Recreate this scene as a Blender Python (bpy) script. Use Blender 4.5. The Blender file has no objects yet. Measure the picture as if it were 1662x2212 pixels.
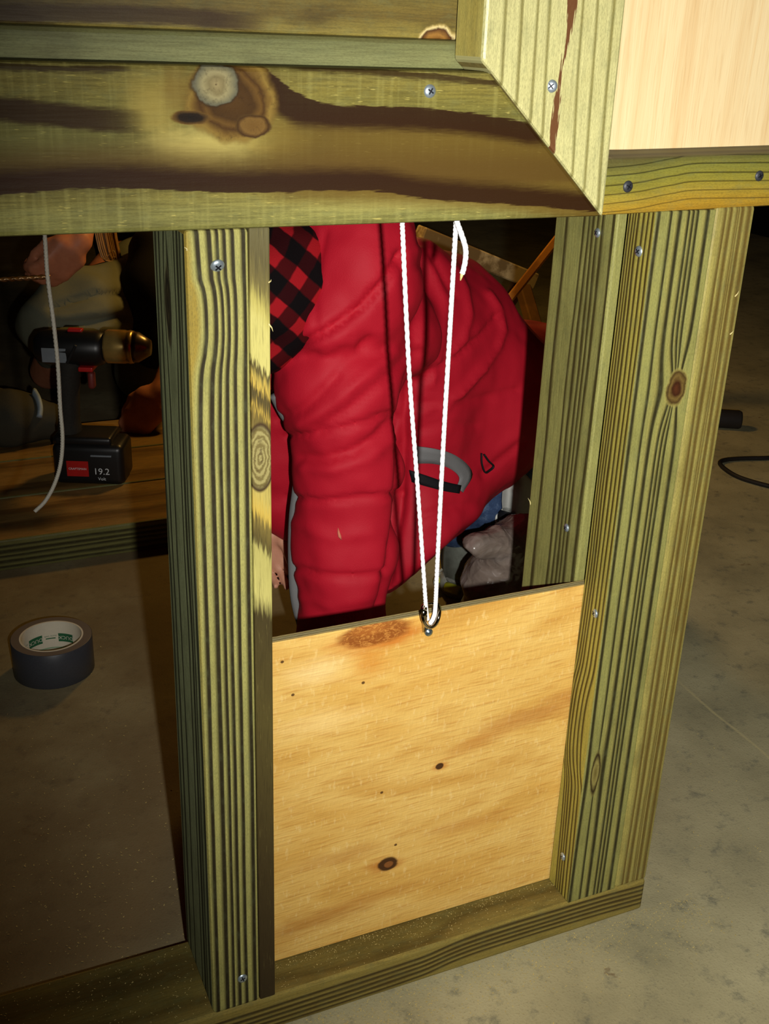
import bpy, bmesh, math, random
import numpy as np
from mathutils import Vector, Matrix, Quaternion

# ------------------------------------------------------------------ scene, camera, light
sc = bpy.context.scene
COL = sc.collection
F_PX, CX, CY = 2378.27, 831.0, 1106.0
CAM = Vector((-0.10214, -0.66282, 0.78939))
RT = Vector((0.91430714, -0.40357916, 0.03415138))
DN = Vector((-0.13181423, -0.37623096, -0.91710156))
FW = Vector((0.38297189, 0.83401086, -0.39718813))
cam_d = bpy.data.cameras.new('camera')
cam = bpy.data.objects.new('camera', cam_d)
COL.objects.link(cam)
cam_d.sensor_fit = 'HORIZONTAL'
cam_d.sensor_width = 36.0
cam_d.lens = F_PX / 1662.0 * 36.0
cam_d.clip_start = 0.02
m = Matrix((RT, -DN, -FW)).transposed().to_4x4()
m.translation = CAM
cam.matrix_world = m
sc.camera = cam

sc.view_settings.view_transform = 'Standard'
sc.view_settings.look = 'None'
sc.view_settings.gamma = 1.0
sc.view_settings.use_curve_mapping = False
sc.view_settings.exposure = 0.0

world = bpy.data.worlds.new('dark_garage')
sc.world = world
world.use_nodes = True
bg = world.node_tree.nodes['Background']
bg.inputs[0].default_value = (1.0, 0.62, 0.30, 1)
bg.inputs[1].default_value = 0.004


def aim(o, target):
    d = (Vector(target) - o.location)
    o.rotation_euler = d.to_track_quat('-Z', 'Y').to_euler()


# the camera's own built-in flash: right of and a little below the lens
fl = bpy.data.lights.new('camera_flash', 'SPOT')
fl.energy = 57.0
fl.color = (1.0, 0.965, 0.90)
fl.shadow_soft_size = 0.006
fl.spot_size = math.radians(98)
fl.spot_blend = 1.0
flo = bpy.data.objects.new('camera_flash', fl)
COL.objects.link(flo)
flo.location = CAM + RT * 0.050 + DN * 0.028
aim(flo, (0.62, 0.05, 0.46))

# dim tungsten work light deeper in the garage
wl = bpy.data.lights.new('garage_lamp', 'POINT')
wl.energy = 11.0
wl.color = (1.0, 0.56, 0.13)
wl.shadow_soft_size = 0.06
wlo = bpy.data.objects.new('garage_lamp', wl)
COL.objects.link(wlo)
wlo.location = (0.78, 1.46, 0.88)

# ------------------------------------------------------------------ helpers


def ray(px, py):
    return FW + RT * ((px - CX) / F_PX) + DN * ((py - CY) / F_PX)


def onY(px, py, Y):
    v = ray(px, py)
    return CAM + v * ((Y - CAM.y) / v.y)


def onZ(px, py, Z):
    v = ray(px, py)
    return CAM + v * ((Z - CAM.z) / v.z)


def onX(px, py, X):
    v = ray(px, py)
    return CAM + v * ((X - CAM.x) / v.x)


def lin(c):
    out = []
    for x in c[:3]:
        x = x / 255.0
        out.append(x / 12.92 if x <= 0.04045 else ((x + 0.055) / 1.055) ** 2.4)
    return (out[0], out[1], out[2], 1.0)


def empty(name, loc, label=None, cat=None, group=None):
    o = bpy.data.objects.new(name, None)
    COL.objects.link(o)
    o.location = loc
    o.empty_display_size = 0.02
    if label:
        o['label'] = label
        o['category'] = cat
    if group:
        o['group'] = group
    return o


WPOS = {}


def link(name, me, mats=(), parent=None, label=None, cat=None, group=None, kind=None, smooth=False, origin=None):
    """origin: if given, the mesh is in world space and gets moved to that origin"""
    for mt in (mats if isinstance(mats, (list, tuple)) else [mats]):
        me.materials.append(mt)
    o = bpy.data.objects.new(name, me)
    COL.objects.link(o)
    if smooth:
        for p in me.polygons:
            p.use_smooth = True
    if origin is not None:
        me.transform(Matrix.Translation(-Vector(origin)))
        o.location = origin
        WPOS[o.name] = Vector(origin)
    if parent is not None:
        o.parent = parent
        base = Vector((0, 0, 0))
        p = parent
        while p is not None:
            base += Vector(p.location)
            p = p.parent
        o.location = Vector(o.location) - base
    if label:
        o['label'] = label
    if cat:
        o['category'] = cat
    if group:
        o['group'] = group
    if kind:
        o['kind'] = kind
    return o


def mesh_of(bm, name='m'):
    me = bpy.data.meshes.new(name)
    bm.to_mesh(me)
    bm.free()
    return me


def face_slot(n):
    """material slot by facing: 0 front(-y), 1 left(-x), 2 top(+z), 3 rest"""
    if n.y < -0.7:
        return 0
    if n.x < -0.7:
        return 1
    if n.z > 0.7:
        return 2
    return 3


def prism_y(poly, y0, y1, bevel=0.0025, seg=2):
    """poly: list of (x,z) counter-clockwise seen from -y; extruded from y0 (front) to y1"""
    bm = bmesh.new()
    a = [bm.verts.new((x, y0, z)) for x, z in poly]
    b = [bm.verts.new((x, y1, z)) for x, z in poly]
    bm.faces.new(a)
    bm.faces.new(list(reversed(b)))
    n = len(poly)
    for i in range(n):
        j = (i + 1) % n
        bm.faces.new((a[j], a[i], b[i], b[j]))
    bmesh.ops.recalc_face_normals(bm, faces=bm.faces)
    bm.normal_update()
    for f in bm.faces:
        f.material_index = face_slot(f.normal)
    if bevel:
        bmesh.ops.bevel(bm, geom=list(bm.edges), offset=bevel, segments=seg, profile=0.5, affect='EDGES', clamp_overlap=True)
    return mesh_of(bm)


def box(x0, x1, y0, y1, z0, z1, bevel=0.0025, seg=2):
    return prism_y([(x0, z0), (x1, z0), (x1, z1), (x0, z1)], y0, y1, bevel, seg)


def tube_mesh(pts, r, n=10, closed=False, caps=True, rfun=None, flat=1.0):
    """swept tube through pts (world). rfun(i, ang) -> radius factor"""
    P = [Vector(p) for p in pts]
    N = len(P)
    vs, fs = [], []
    up = None
    for i in range(N):
        t = (P[(i + 1) % N] - P[i - 1]) if closed else (P[min(i + 1, N - 1)] - P[max(i - 1, 0)])
        t.normalize()
        if up is None:
            up = Vector((0, 0, 1)) if abs(t.z) < 0.9 else Vector((0, 1, 0))
        a = up - t * up.dot(t)
        if a.length < 1e-6:
            a = t.orthogonal()
        a.normalize()
        up = a
        b = t.cross(a)
        rr = r[i] if isinstance(r, (list, tuple)) else r
        for k in range(n):
            an = 2 * math.pi * k / n
            q = rr * (rfun(i, an) if rfun else 1.0)
            vs.append(P[i] + a * (math.cos(an) * q) + b * (math.sin(an) * q * flat))
    for i in range(N if closed else N - 1):
        j = (i + 1) % N
        for k in range(n):
            l = (k + 1) % n
            fs.append((i * n + k, i * n + l, j * n + l, j * n + k))
    if caps and not closed:
        fs.append(tuple(reversed(range(n))))
        fs.append(tuple((N - 1) * n + k for k in range(n)))
    me = bpy.data.meshes.new('tube')
    me.from_pydata([tuple(v) for v in vs], [], fs)
    me.update()
    return me


def spline(pts, n):
    """Catmull-Rom resample to n points"""
    P = [Vector(p) for p in pts]
    if len(P) == 2:
        return [P[0].lerp(P[1], i / (n - 1)) for i in range(n)]
    out = []
    S = len(P) - 1
    for i in range(n):
        x = i / (n - 1) * S
        k = min(int(x), S - 1)
        t = x - k
        p0 = P[k - 1] if k > 0 else P[0] * 2 - P[1]
        p1, p2 = P[k], P[k + 1]
        p3 = P[k + 2] if k + 2 <= S else P[S] * 2 - P[S - 1]
        out.append(0.5 * ((2 * p1) + (p2 - p0) * t + (2 * p0 - 5 * p1 + 4 * p2 - p3) * t * t + (3 * p1 - p0 - 3 * p2 + p3) * t ** 3))
    return out


def lathe_mesh(prof, n=32, axis='Z', caps=False):
    """prof: list of (r, h) around axis"""
    vs, fs = [], []
    for r, h in prof:
        for k in range(n):
            a = 2 * math.pi * k / n
            c, s = r * math.cos(a), r * math.sin(a)
            vs.append({'Z': (c, s, h), 'Y': (c, h, s), 'X': (h, c, s)}[axis])
    for i in range(len(prof) - 1):
        for k in range(n):
            l = (k + 1) % n
            fs.append((i * n + k, i * n + l, (i + 1) * n + l, (i + 1) * n + k))
    if caps:
        fs.append(tuple(range(n)))
        fs.append(tuple((len(prof) - 1) * n + k for k in range(n)))
    me = bpy.data.meshes.new('lathe')
    me.from_pydata(vs, [], fs)
    bm = bmesh.new()
    bm.from_mesh(me)
    bmesh.ops.remove_doubles(bm, verts=bm.verts, dist=1e-6)
    bmesh.ops.recalc_face_normals(bm, faces=bm.faces)
    bm.to_mesh(me)
    bm.free()
    return me


def join_meshes(meshes):
    bm = bmesh.new()
    for me in meshes:
        bm.from_mesh(me)
    return mesh_of(bm)

# ------------------------------------------------------------------ node material toolkit


class NT:
    def __init__(s, name):
        s.mat = bpy.data.materials.new(name)
        s.mat.use_nodes = True
        s.t = s.mat.node_tree
        s.t.nodes.clear()
        s.out = s.t.nodes.new('ShaderNodeOutputMaterial')
        s.b = s.t.nodes.new('ShaderNodeBsdfPrincipled')
        s.t.links.new(s.b.outputs[0], s.out.inputs[0])
        s.tc = s.t.nodes.new('ShaderNodeTexCoord')
        s.sep = s.t.nodes.new('ShaderNodeSeparateXYZ')
        s.obj = s.tc.outputs['Object']
        s.t.links.new(s.obj, s.sep.inputs[0])
        s.x, s.y, s.z = s.sep.outputs

    def shift(s, org):
        """work in world metres although the object sits at org"""
        n = s.t.nodes.new('ShaderNodeVectorMath')
        n.operation = 'ADD'
        s.t.links.new(s.tc.outputs['Object'], n.inputs[0])
        n.inputs[1].default_value = org
        s.obj = n.outputs[0]
        s.t.links.new(s.obj, s.sep.inputs[0])
        return s

    def put(s, sock, v):
        if isinstance(v, bpy.types.NodeSocket):
            s.t.links.new(v, sock)
        elif isinstance(v, (tuple, list)) and sock.type == 'RGBA':
            sock.default_value = v if len(v) == 4 else (*v, 1)
        else:
            sock.default_value = v

    def m(s, op, a, b=0.0, c=0.0, clamp=False):
        n = s.t.nodes.new('ShaderNodeMath')
        n.operation = op
        n.use_clamp = clamp
        for i, v in enumerate((a, b, c)):
            s.put(n.inputs[i], v)
        return n.outputs[0]

    def vec(s, x, y, z):
        n = s.t.nodes.new('ShaderNodeCombineXYZ')
        for i, v in enumerate((x, y, z)):
            s.put(n.inputs[i], v)
        return n.outputs[0]

    def noise(s, v, scale=1.0, detail=2.0, rough=0.5, dist=0.0):
        n = s.t.nodes.new('ShaderNodeTexNoise')
        s.put(n.inputs['Vector'], v)
        n.inputs['Scale'].default_value = scale
        n.inputs['Detail'].default_value = detail
        n.inputs['Roughness'].default_value = rough
        n.inputs['Distortion'].default_value = dist
        return n.outputs[0]

    def smooth(s, v, e0, e1, o0=0.0, o1=1.0):
        n = s.t.nodes.new('ShaderNodeMapRange')
        n.interpolation_type = 'SMOOTHSTEP'
        s.put(n.inputs[0], v)
        s.put(n.inputs[1], e0)
        s.put(n.inputs[2], e1)
        s.put(n.inputs[3], o0)
        s.put(n.inputs[4], o1)
        return n.outputs[0]

    def ramp(s, f, stops, mode='LINEAR'):
        n = s.t.nodes.new('ShaderNodeValToRGB')
        n.color_ramp.interpolation = mode
        e = n.color_ramp.elements
        st = sorted(stops, key=lambda q: q[0])[:32]
        while len(e) < len(st):
            e.new(0.5)
        for i, (p, c) in enumerate(st):
            e[i].position = min(max(p, 0), 1)
            e[i].color = c if len(c) == 4 else (*c, 1)
        s.put(n.inputs[0], f)
        return n.outputs[0]

    def mix(s, f, a, b, mode='MIX'):
        n = s.t.nodes.new('ShaderNodeMix')
        n.data_type = 'RGBA'
        n.blend_type = mode
        s.put(n.inputs[0], f)
        s.put(n.inputs[6], a)
        s.put(n.inputs[7], b)
        return n.outputs[2]

    def curve(s, u, pts):
        """piecewise smooth y(u); pts list of (u, value)"""
        pts = sorted(pts)
        us = [p[0] for p in pts]
        vs = [p[1] for p in pts]
        u0, u1 = us[0], us[-1]
        lo, hi = min(vs), max(vs)
        if hi - lo < 1e-6:
            return lo
        n = s.t.nodes.new('ShaderNodeFloatCurve')
        c = n.mapping.curves[0]
        while len(c.points) < len(pts):
            c.points.new(0.5, 0.5)
        for i, (a, b) in enumerate(pts):
            c.points[i].location = ((a - u0) / (u1 - u0), 0.05 + 0.9 * (b - lo) / (hi - lo))
            c.points[i].handle_type = 'AUTO_CLAMPED'
        n.mapping.update()
        f = s.m('MULTIPLY', s.m('SUBTRACT', u, u0), 1.0 / (u1 - u0), clamp=True)
        s.put(n.inputs['Value'], f)
        k = (hi - lo) / 0.9
        return s.m('MULTIPLY_ADD', n.outputs[0], k, lo - 0.05 * k)

    def bump(s, h, strength=0.3, dist=0.002):
        n = s.t.nodes.new('ShaderNodeBump')
        n.inputs['Strength'].default_value = strength
        n.inputs['Distance'].default_value = dist
        s.put(n.inputs['Height'], h)
        s.t.links.new(n.outputs[0], s.b.inputs['Normal'])

    def fin(s, col, rough=0.6, spec=0.3, metal=0.0):
        s.put(s.b.inputs['Base Color'], col)
        s.put(s.b.inputs['Roughness'], rough)
        s.b.inputs['Specular IOR Level'].default_value = spec
        s.b.inputs['Metallic'].default_value = metal
        return s.mat

    def val(s, col):
        n = s.t.nodes.new('ShaderNodeRGBToBW')
        s.put(n.inputs[0], col)
        return n.outputs[0]


def plain(name, c, rough=0.6, spec=0.3, metal=0.0, noise=0.12, scale=60.0, bump=0.0):
    n = NT(name)
    f = n.noise(n.obj, scale, 3.0, 0.6)
    a = lin([min(255, x * (1 + noise)) for x in c])
    b = lin([x * (1 - noise) for x in c])
    col = n.mix(f, b, a)
    if bump:
        n.bump(f, bump, 0.001)
    return n.fin(col, rough, spec, metal)


def wood(name, ua, va, v0, v1, stops, warp=None, warp_side=0.0, bands=(), knots=(), org=None,
         wander=0.03, streak=0.25, blotch=0.22, rough=0.55, spec=0.25, bump=0.35, blotch_col=(60, 58, 30), flecks=0.0, saw=0.0, seed=0.0, blobs=(), fibre=0.3):
    """board face in metres. ua: axis along the grain, va: axis across; v0..v1 across range.
    stops: [(fraction, rgb)] colour across the grain; warp: [(u, shift)] bends the lines; warp_side 0: left lines move most
    bands: dicts pts[(u,v)], hw, su, sd, col, s ; knots: (u, v, ru, rv, [(d, rgb)], pull)"""
    n = NT(name)
    if org:
        n.shift(org)
    ax = {'x': n.x, 'y': n.y, 'z': n.z}
    u, v = ax[ua], ax[va]
    u_s = n.m('ADD', u, seed)
    stretched = n.vec(n.m('MULTIPLY', u_s, 6.0), n.m('MULTIPLY', v, 60.0), 0.0)
    w1 = n.m('SUBTRACT', n.noise(stretched, 1.0, 2.0), 0.5)
    f = n.m('MULTIPLY', n.m('SUBTRACT', v, v0), 1.0 / (v1 - v0))
    f = n.m('MULTIPLY_ADD', w1, wander * 2, f)
    if warp:
        A = n.curve(u, warp)
        if warp_side == 0:
            side = n.m('SUBTRACT', 1.0, f, clamp=True)
        elif warp_side == 1:
            side = n.m('ADD', f, 0.0, clamp=True)
        else:
            side = 1.0
        f = n.m('SUBTRACT', f, n.m('MULTIPLY', A, side))
    kd = []
    for (ku, kv, ru, rv, ks, pull) in knots:
        du = n.m('MULTIPLY', n.m('SUBTRACT', u, ku), 1.0 / ru)
        dv = n.m('MULTIPLY', n.m('SUBTRACT', v, kv), 1.0 / rv)
        d2 = n.m('ADD', n.m('MULTIPLY', du, du), n.m('MULTIPLY', dv, dv))
        kd.append(d2)
        if pull:
            # rings flow round the knot
            g = n.m('POWER', 2.71828, n.m('MULTIPLY', d2, -0.35))
            sgn = n.m('DIVIDE', dv, n.m('SQRT', n.m('MULTIPLY_ADD', dv, dv, 0.15)))
            f = n.m('SUBTRACT', f, n.m('MULTIPLY', n.m('MULTIPLY', g, sgn), pull))
    col = n.ramp(f, [(a, lin(b)) for a, b in stops])
    # fine streaks along the grain
    fine = n.noise(n.vec(n.m('MULTIPLY', u_s, 40.0), n.m('MULTIPLY', v, 900.0), 0.3), 1.0, 3.0, 0.6)
    col = n.mix(n.m('MULTIPLY', n.smooth(fine, 0.35, 0.75), streak), col, lin((58, 50, 22)), 'MIX')
    bl = n.noise(n.vec(n.m('MULTIPLY', u_s, 22.0), n.m('MULTIPLY', v, 45.0), 1.7), 1.0, 4.0, 0.6)
    col = n.mix(n.m('MULTIPLY', n.smooth(bl, 0.45, 0.75), blotch), col, lin(blotch_col), 'MIX')
    if flecks:
        fk = n.noise(n.vec(n.m('MULTIPLY', u_s, 130.0), n.m('MULTIPLY', v, 900.0), 4.0), 1.0, 1.0)
        col = n.mix(n.m('MULTIPLY', n.smooth(fk, 0.66, 0.74), flecks), col, lin((190, 178, 105)))
    if saw:
        sw = n.noise(n.vec(n.m('MULTIPLY', u_s, 260.0), n.m('MULTIPLY', v, 14.0), 8.0), 1.0, 2.0)
        col = n.mix(n.m('MULTIPLY', n.smooth(sw, 0.45, 0.7), saw), col, lin((175, 170, 105)))
    # fuzzy weathered fibre and grey-green treatment mottling
    fz = n.noise(n.vec(n.m('MULTIPLY', u_s, 420.0), n.m('MULTIPLY', v, 1500.0), 7.0), 1.0, 3.0, 0.7)
    col = n.mix(n.m('MULTIPLY', n.smooth(fz, 0.40, 0.72), fibre), col, lin((64, 60, 34)))
    mo = n.noise(n.vec(n.m('MULTIPLY', u_s, 70.0), n.m('MULTIPLY', v, 170.0), 9.0), 1.0, 4.0, 0.65)
    col = n.mix(n.m('MULTIPLY', n.smooth(mo, 0.45, 0.75), fibre * 0.9), col, lin((112, 118, 84)))
    for (bu, bv, ru, rv, bc_, bs) in blobs:
        du = n.m('MULTIPLY', n.m('SUBTRACT', u, bu), 1.0 / ru)
        dv = n.m('MULTIPLY', n.m('SUBTRACT', v, bv), 1.0 / rv)
        dd = n.m('SQRT', n.m('ADD', n.m('MULTIPLY', du, du), n.m('MULTIPLY', dv, dv)))
        dd = n.m('MULTIPLY_ADD', n.m('SUBTRACT', n.noise(n.vec(n.m('MULTIPLY', u, 60.0), n.m('MULTIPLY', v, 160.0), 5.0), 1.0, 4.0, 0.6), 0.5), 0.7, dd)
        col = n.mix(n.smooth(dd, 0.15, 1.1, bs, 0.0), col, lin(bc_))
    for bd in bands:
        c = n.curve(u, bd['pts'])
        hw = n.curve(u, bd['hw']) if isinstance(bd['hw'], list) else bd['hw']
        jag = n.m('MULTIPLY', n.m('SUBTRACT', n.noise(n.vec(n.m('MULTIPLY', u_s, 90.0), n.m('MULTIPLY', v, 900.0), 2.2), 1.0, 3.0), 0.5), bd.get('jag', 0.004))
        t = n.m('ADD', n.m('SUBTRACT', v, c), jag)
        nh = n.m('MULTIPLY', hw, -1.0)
        lo = n.smooth(t, n.m('SUBTRACT', nh, bd['sd']), nh)
        hi = n.smooth(t, hw, n.m('ADD', hw, bd['su']), 1.0, 0.0)
        mk = n.m('MULTIPLY', n.m('MULTIPLY', lo, hi), bd.get('s', 0.9))
        if 'fade' in bd:
            mk = n.m('MULTIPLY', mk, n.curve(u, bd['fade']))
        col = n.mix(mk, col, lin(bd['col']))
    for (ku, kv, ru, rv, ks, pull), d2 in zip(knots, kd):
        wob = n.m('MULTIPLY', n.m('SUBTRACT', n.noise(n.obj, 1.6 / max(ru, rv), 3.0), 0.5), 0.5)
        d = n.m('ADD', n.m('SQRT', d2), wob)
        dn_ = n.m('MULTIPLY', d, 0.5)
        kc = n.ramp(dn_, [(a * 0.5, lin(b)) for a, b in ks])
        mk = n.smooth(d, ks[-1][0] - 0.12, ks[-1][0] + 0.1, 1.0, 0.0)
        grn = n.noise(n.obj, 5.0 / max(ru, rv), 4.0, 0.7)
        kc = n.mix(n.m('MULTIPLY', n.smooth(grn, 0.5, 0.8), 0.5), kc, lin((45, 30, 12)))
        col = n.mix(mk, col, kc)
    hh = n.m('ADD', n.m('MULTIPLY', n.val(col), 1.2), n.m('MULTIPLY', n.m('ADD', fine, fz), 0.22))
    n.bump(hh, bump, 0.0015)
    rg = n.m('MULTIPLY_ADD', fine, 0.18, rough - 0.08)
    gm = n.t.nodes.new('ShaderNodeGamma')
    n.put(gm.inputs[0], col)
    gm.inputs[1].default_value = 1.16
    return n.fin(gm.outputs[0], rg, spec)


def lines(darks, light, dark, edge=0.02):
    """stops for thin dark growth lines: darks = [(centre, halfwidth)] in fractions"""
    st = [(0.0, light)]
    for c, w in darks:
        st += [(c - w - edge, light), (c - w * 0.4, dark), (c + w * 0.6, dark), (c + w + edge * 0.6, light)]
    st.append((1.0, light))
    return st
# ------------------------------------------------------------------ setting
def concrete():
    n = NT('concrete')
    a = n.noise(n.obj, 5.0, 5.0, 0.6)
    b = n.noise(n.obj, 38.0, 5.0, 0.7)
    c = n.noise(n.obj, 420.0, 2.0, 0.6)
    col = n.ramp(a, [(0.3, lin((138, 132, 102))), (0.5, lin((164, 156, 120))), (0.7, lin((180, 172, 134)))])
    col = n.mix(n.m('MULTIPLY', n.smooth(b, 0.52, 0.72), 0.6), col, lin((92, 95, 86)))
    col = n.mix(n.m('MULTIPLY', n.smooth(b, 0.30, 0.42, 1.0, 0.0), 0.35), col, lin((168, 160, 122)))
    col = n.mix(n.m('MULTIPLY', n.smooth(c, 0.55, 0.75), 0.30), col, lin((70, 62, 44)))
    st = n.noise(n.vec(n.m('MULTIPLY', n.x, 9.0), n.m('MULTIPLY', n.y, 14.0), 3.1), 1.0, 5.0, 0.75)
    col = n.mix(n.smooth(st, 0.64, 0.70, 0.0, 0.55), col, lin((96, 66, 40)))
    # brownish dust inside the frame, darkened further to paint in weaker flash light
    dz_ = n.noise(n.vec(n.m('MULTIPLY', n.x, 4.0), n.m('MULTIPLY', n.y, 4.0), 7.7), 1.0, 5.0, 0.65)
    dm = n.m('MULTIPLY', n.m('MULTIPLY', n.smooth(n.y, 0.05, 0.16), n.smooth(n.x, 0.75, 0.45)), n.smooth(dz_, 0.25, 0.6, 0.35, 0.8))
    col = n.mix(dm, col, lin((104, 86, 58)))
    # old trowel scratch, pale
    t = n.m('ADD', n.m('MULTIPLY', n.x, 0.995), n.m('MULTIPLY', n.y, -0.035))
    w = n.m('MULTIPLY', n.m('SUBTRACT', n.noise(n.obj, 9.0, 3.0), 0.5), 0.012)
    ln = n.m('ABSOLUTE', n.m('SUBTRACT', n.m('ADD', t, w), 0.788))
    mk = n.m('MULTIPLY', n.smooth(ln, 0.0004, 0.003, 0.7, 0.0), n.smooth(n.y, 0.36, 0.30))
    col = n.mix(mk, col, lin((190, 178, 130)))
    h = n.m('ADD', n.m('MULTIPLY', c, 0.5), b)
    n.bump(h, 0.35, 0.002)
    return n.fin(col, 0.75, 0.25)


M_CONC = concrete()
fm = box(-2.2, 3.6, -1.6, 4.2, -0.06, 0.0, 0)
floor = link('floor', fm, M_CONC, label='grey stained concrete garage floor', kind='structure')
M_WALL = plain('dark_wall', (26, 22, 18), 0.9, 0.1, noise=0.3, scale=3.0)
link('wall_back', box(-2.3, 3.7, 4.2, 4.3, 0.0, 2.6, 0), M_WALL, label='dark garage wall far behind the frame', kind='structure')
link('wall_right', box(3.6, 3.7, -1.6, 4.2, 0.0, 2.6, 0), M_WALL, label='dark garage wall to the right', kind='structure')
link('wall_left', box(-2.3, -2.2, -1.6, 4.2, 0.0, 2.6, 0), M_WALL, label='dark garage wall to the left', kind='structure')

# ------------------------------------------------------------------ the timber frame
TB = 0.038                       # lumber thickness of the applied trim
X0, X1 = 0.0634, 0.1035          # left stud
XS = 0.1172                      # right side of the thin brown guide strip
XG0, XG1, XR = 0.4093, 0.4633, 0.5
ZT = 0.678                       # underside of the top plate
L_ = (160, 158, 98)             # pale treated pine
LY = (182, 172, 92)
DK = (70, 64, 34)


def B(pts, Y, ax='xz'):
    out = []
    for a, b in pts:
        p = onY(a, b, Y)
        out.append((p.x, p.z))
    return out


def UZ(pts, Y):
    """pixel points -> (u=z, v=x) on plane y=Y"""
    return [(onY(a, b, Y).z, onY(a, b, Y).x) for a, b in pts]


M_END = plain('end_grain', (120, 108, 60), 0.7, 0.2, noise=0.25, scale=220.0)

# left stud, front face: broad ribs and dark latewood grooves
rows = lambda r, x=480, Y=0.0: onY(x, r, Y).z
g = [(0.17, 0.035), (0.355, 0.04), (0.485, 0.025), (0.60, 0.03), (0.735, 0.03), (0.905, 0.035)]
RIB_L, RIB_D = (178, 174, 108), (54, 47, 26)
st = [(0.0, (168, 148, 70))]
for c, w in g:
    st += [(c - w - 0.035, RIB_L), (c - w * 0.45, RIB_D), (c + w * 0.75, RIB_D), (c + w + 0.012, RIB_L)]
st.append((1.0, RIB_L))
M_STUD_F = wood('left_stud_front', 'z', 'x', X0, X1, st,
                warp=[(rows(480), 0.0), (rows(600), 0.05), (rows(690), 0.17), (rows(750), 0.13), (rows(840), 0.0), (rows(1000), -0.04), (rows(1500), -0.05), (rows(2150), -0.08)],
                wander=0.02, streak=0.15, blotch=0.16, bump=0.55, rough=0.7)
# its side face
kz = 0.62
M_STUD_L = wood('left_stud_side', 'z', 'y', 0.0, 0.0898,
                lines([(0.08, 0.02), (0.19, 0.012), (0.26, 0.03), (0.37, 0.012), (0.62, 0.012), (0.80, 0.02), (0.92, 0.02)], (170, 178, 134), (70, 72, 46)),
                warp=[(0.03, 0.02), (0.35, 0.0), (0.5, 0.03), (0.60, 0.0), (0.68, -0.02)], warp_side=2,
                knots=[(0.622, 0.052, 0.030, 0.009, [(0.0, (40, 34, 20)), (0.35, (84, 76, 46)), (0.6, (52, 48, 30)), (0.95, (110, 104, 70))], 0.13)],
                streak=0.3, blotch=0.3, bump=0.5, rough=0.75)
M_STUD_T = wood('stud_other', 'z', 'x', 0.0, 0.04, lines([(0.3, 0.05), (0.7, 0.05)], L_, DK))

frame = empty('coop_frame', (0.2, 0.045, 0.0),
              'treated pine coop frame with mitred upper trim and a tall doorway', 'wooden frame')


def board(name, me, mats, label=None):
    return link(name, me, mats, frame, label)


left_stud = board('stud', box(X0, X1, 0.0, 0.0898, 0.038, ZT, 0.003), [M_STUD_F, M_STUD_L, M_END, M_STUD_T],
                  'ribbed pine stud left of the doorway')

# thin brown guide strip: jagged latewood patches along its length
def strip_mat():
    n = NT('guide_strip')
    br, lt, yl = (74, 64, 32), (186, 178, 104), (188, 160, 70)
    zr = lambda r: (rows(r, 565) - 0.03) / 0.66
    jag = n.m('MULTIPLY', n.m('SUBTRACT', n.noise(n.vec(n.m('MULTIPLY', n.x, 900.0), n.m('MULTIPLY', n.z, 30.0), 0.0), 1.0, 3.0, 0.7), 0.5), 0.055)
    slope = n.m('MULTIPLY', n.m('SUBTRACT', n.x, 0.110), 1.6)
    f = n.m('ADD', n.m('ADD', n.m('MULTIPLY', n.m('SUBTRACT', n.z, 0.03), 1 / 0.66), jag), slope)
    stp = []
    for r, c in ((2150, (56, 44, 24)), (1900, (66, 54, 28)), (1560, (84, 74, 36)), (1330, (66, 56, 28)), (1290, lt), (1190, (170, 162, 92)), (1180, br), (1130, (120, 104, 50)),
                 (1118, yl), (1068, (176, 160, 84)), (900, (96, 80, 36)), (895, yl), (880, (110, 92, 40)), (868, br), (845, (84, 70, 32)), (842, yl), (822, (150, 134, 64)), (812, br), (800, (90, 80, 40)),
                 (793, lt), (700, lt), (660, (170, 160, 84)), (620, (104, 94, 50)), (560, (88, 80, 46)), (480, (92, 86, 54))):
        stp.append((zr(r), lin(c)))
    col = n.ramp(f, stp)
    fine = n.noise(n.vec(n.m('MULTIPLY', n.x, 1400.0), n.m('MULTIPLY', n.z, 45.0), 1.0), 1.0, 3.0, 0.65)
    col = n.mix(n.m('MULTIPLY', n.smooth(fine, 0.5, 0.7), 0.4), col, lin((44, 36, 16)))
    col = n.mix(n.m('MULTIPLY', n.smooth(fine, 0.25, 0.38, 1.0, 0.0), 0.35), col, lin((160, 150, 84)))
    # round knot
    kp = onY(560, 990, 0.0)
    dx = n.m('MULTIPLY', n.m('SUBTRACT', n.x, kp.x + 0.001), 1 / 0.0100)
    dz = n.m('MULTIPLY', n.m('SUBTRACT', n.z, kp.z), 1 / 0.0235)
    d = n.m('SQRT', n.m('ADD', n.m('MULTIPLY', dx, dx), n.m('MULTIPLY', dz, dz)))
    rg = n.m('SINE', n.m('MULTIPLY', n.m('ADD', d, n.m('MULTIPLY', n.noise(n.obj, 90.0, 4.0, 0.7), 0.5)), 27.0))
    kc = n.mix(n.smooth(rg, -1.0, 1.0), lin((110, 98, 54)), lin((150, 140, 88)))
    kc = n.mix(n.smooth(d, 0.8, 1.02), kc, lin((62, 46, 24)))
    kn = n.noise(n.obj, 260.0, 4.0, 0.7)
    kc = n.mix(n.m('MULTIPLY', n.smooth(kn, 0.5, 0.7), n.smooth(d, 0.3, 0.8, 0.8, 0.1)), kc, lin((70, 54, 28)))
    col = n.mix(n.smooth(d, 1.0, 1.12, 1.0, 0.0), col, kc)
    n.bump(n.m('ADD', fine, n.val(col)), 0.4, 0.001)
    return n.fin(col, 0.65, 0.25)


guide_strip = board('guide_strip', box(X1 + 0.0002, XS, 0.0005, 0.031, 0.038, ZT, 0.0012), [strip_mat()], 'dark brown knotty guide strip')

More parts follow.
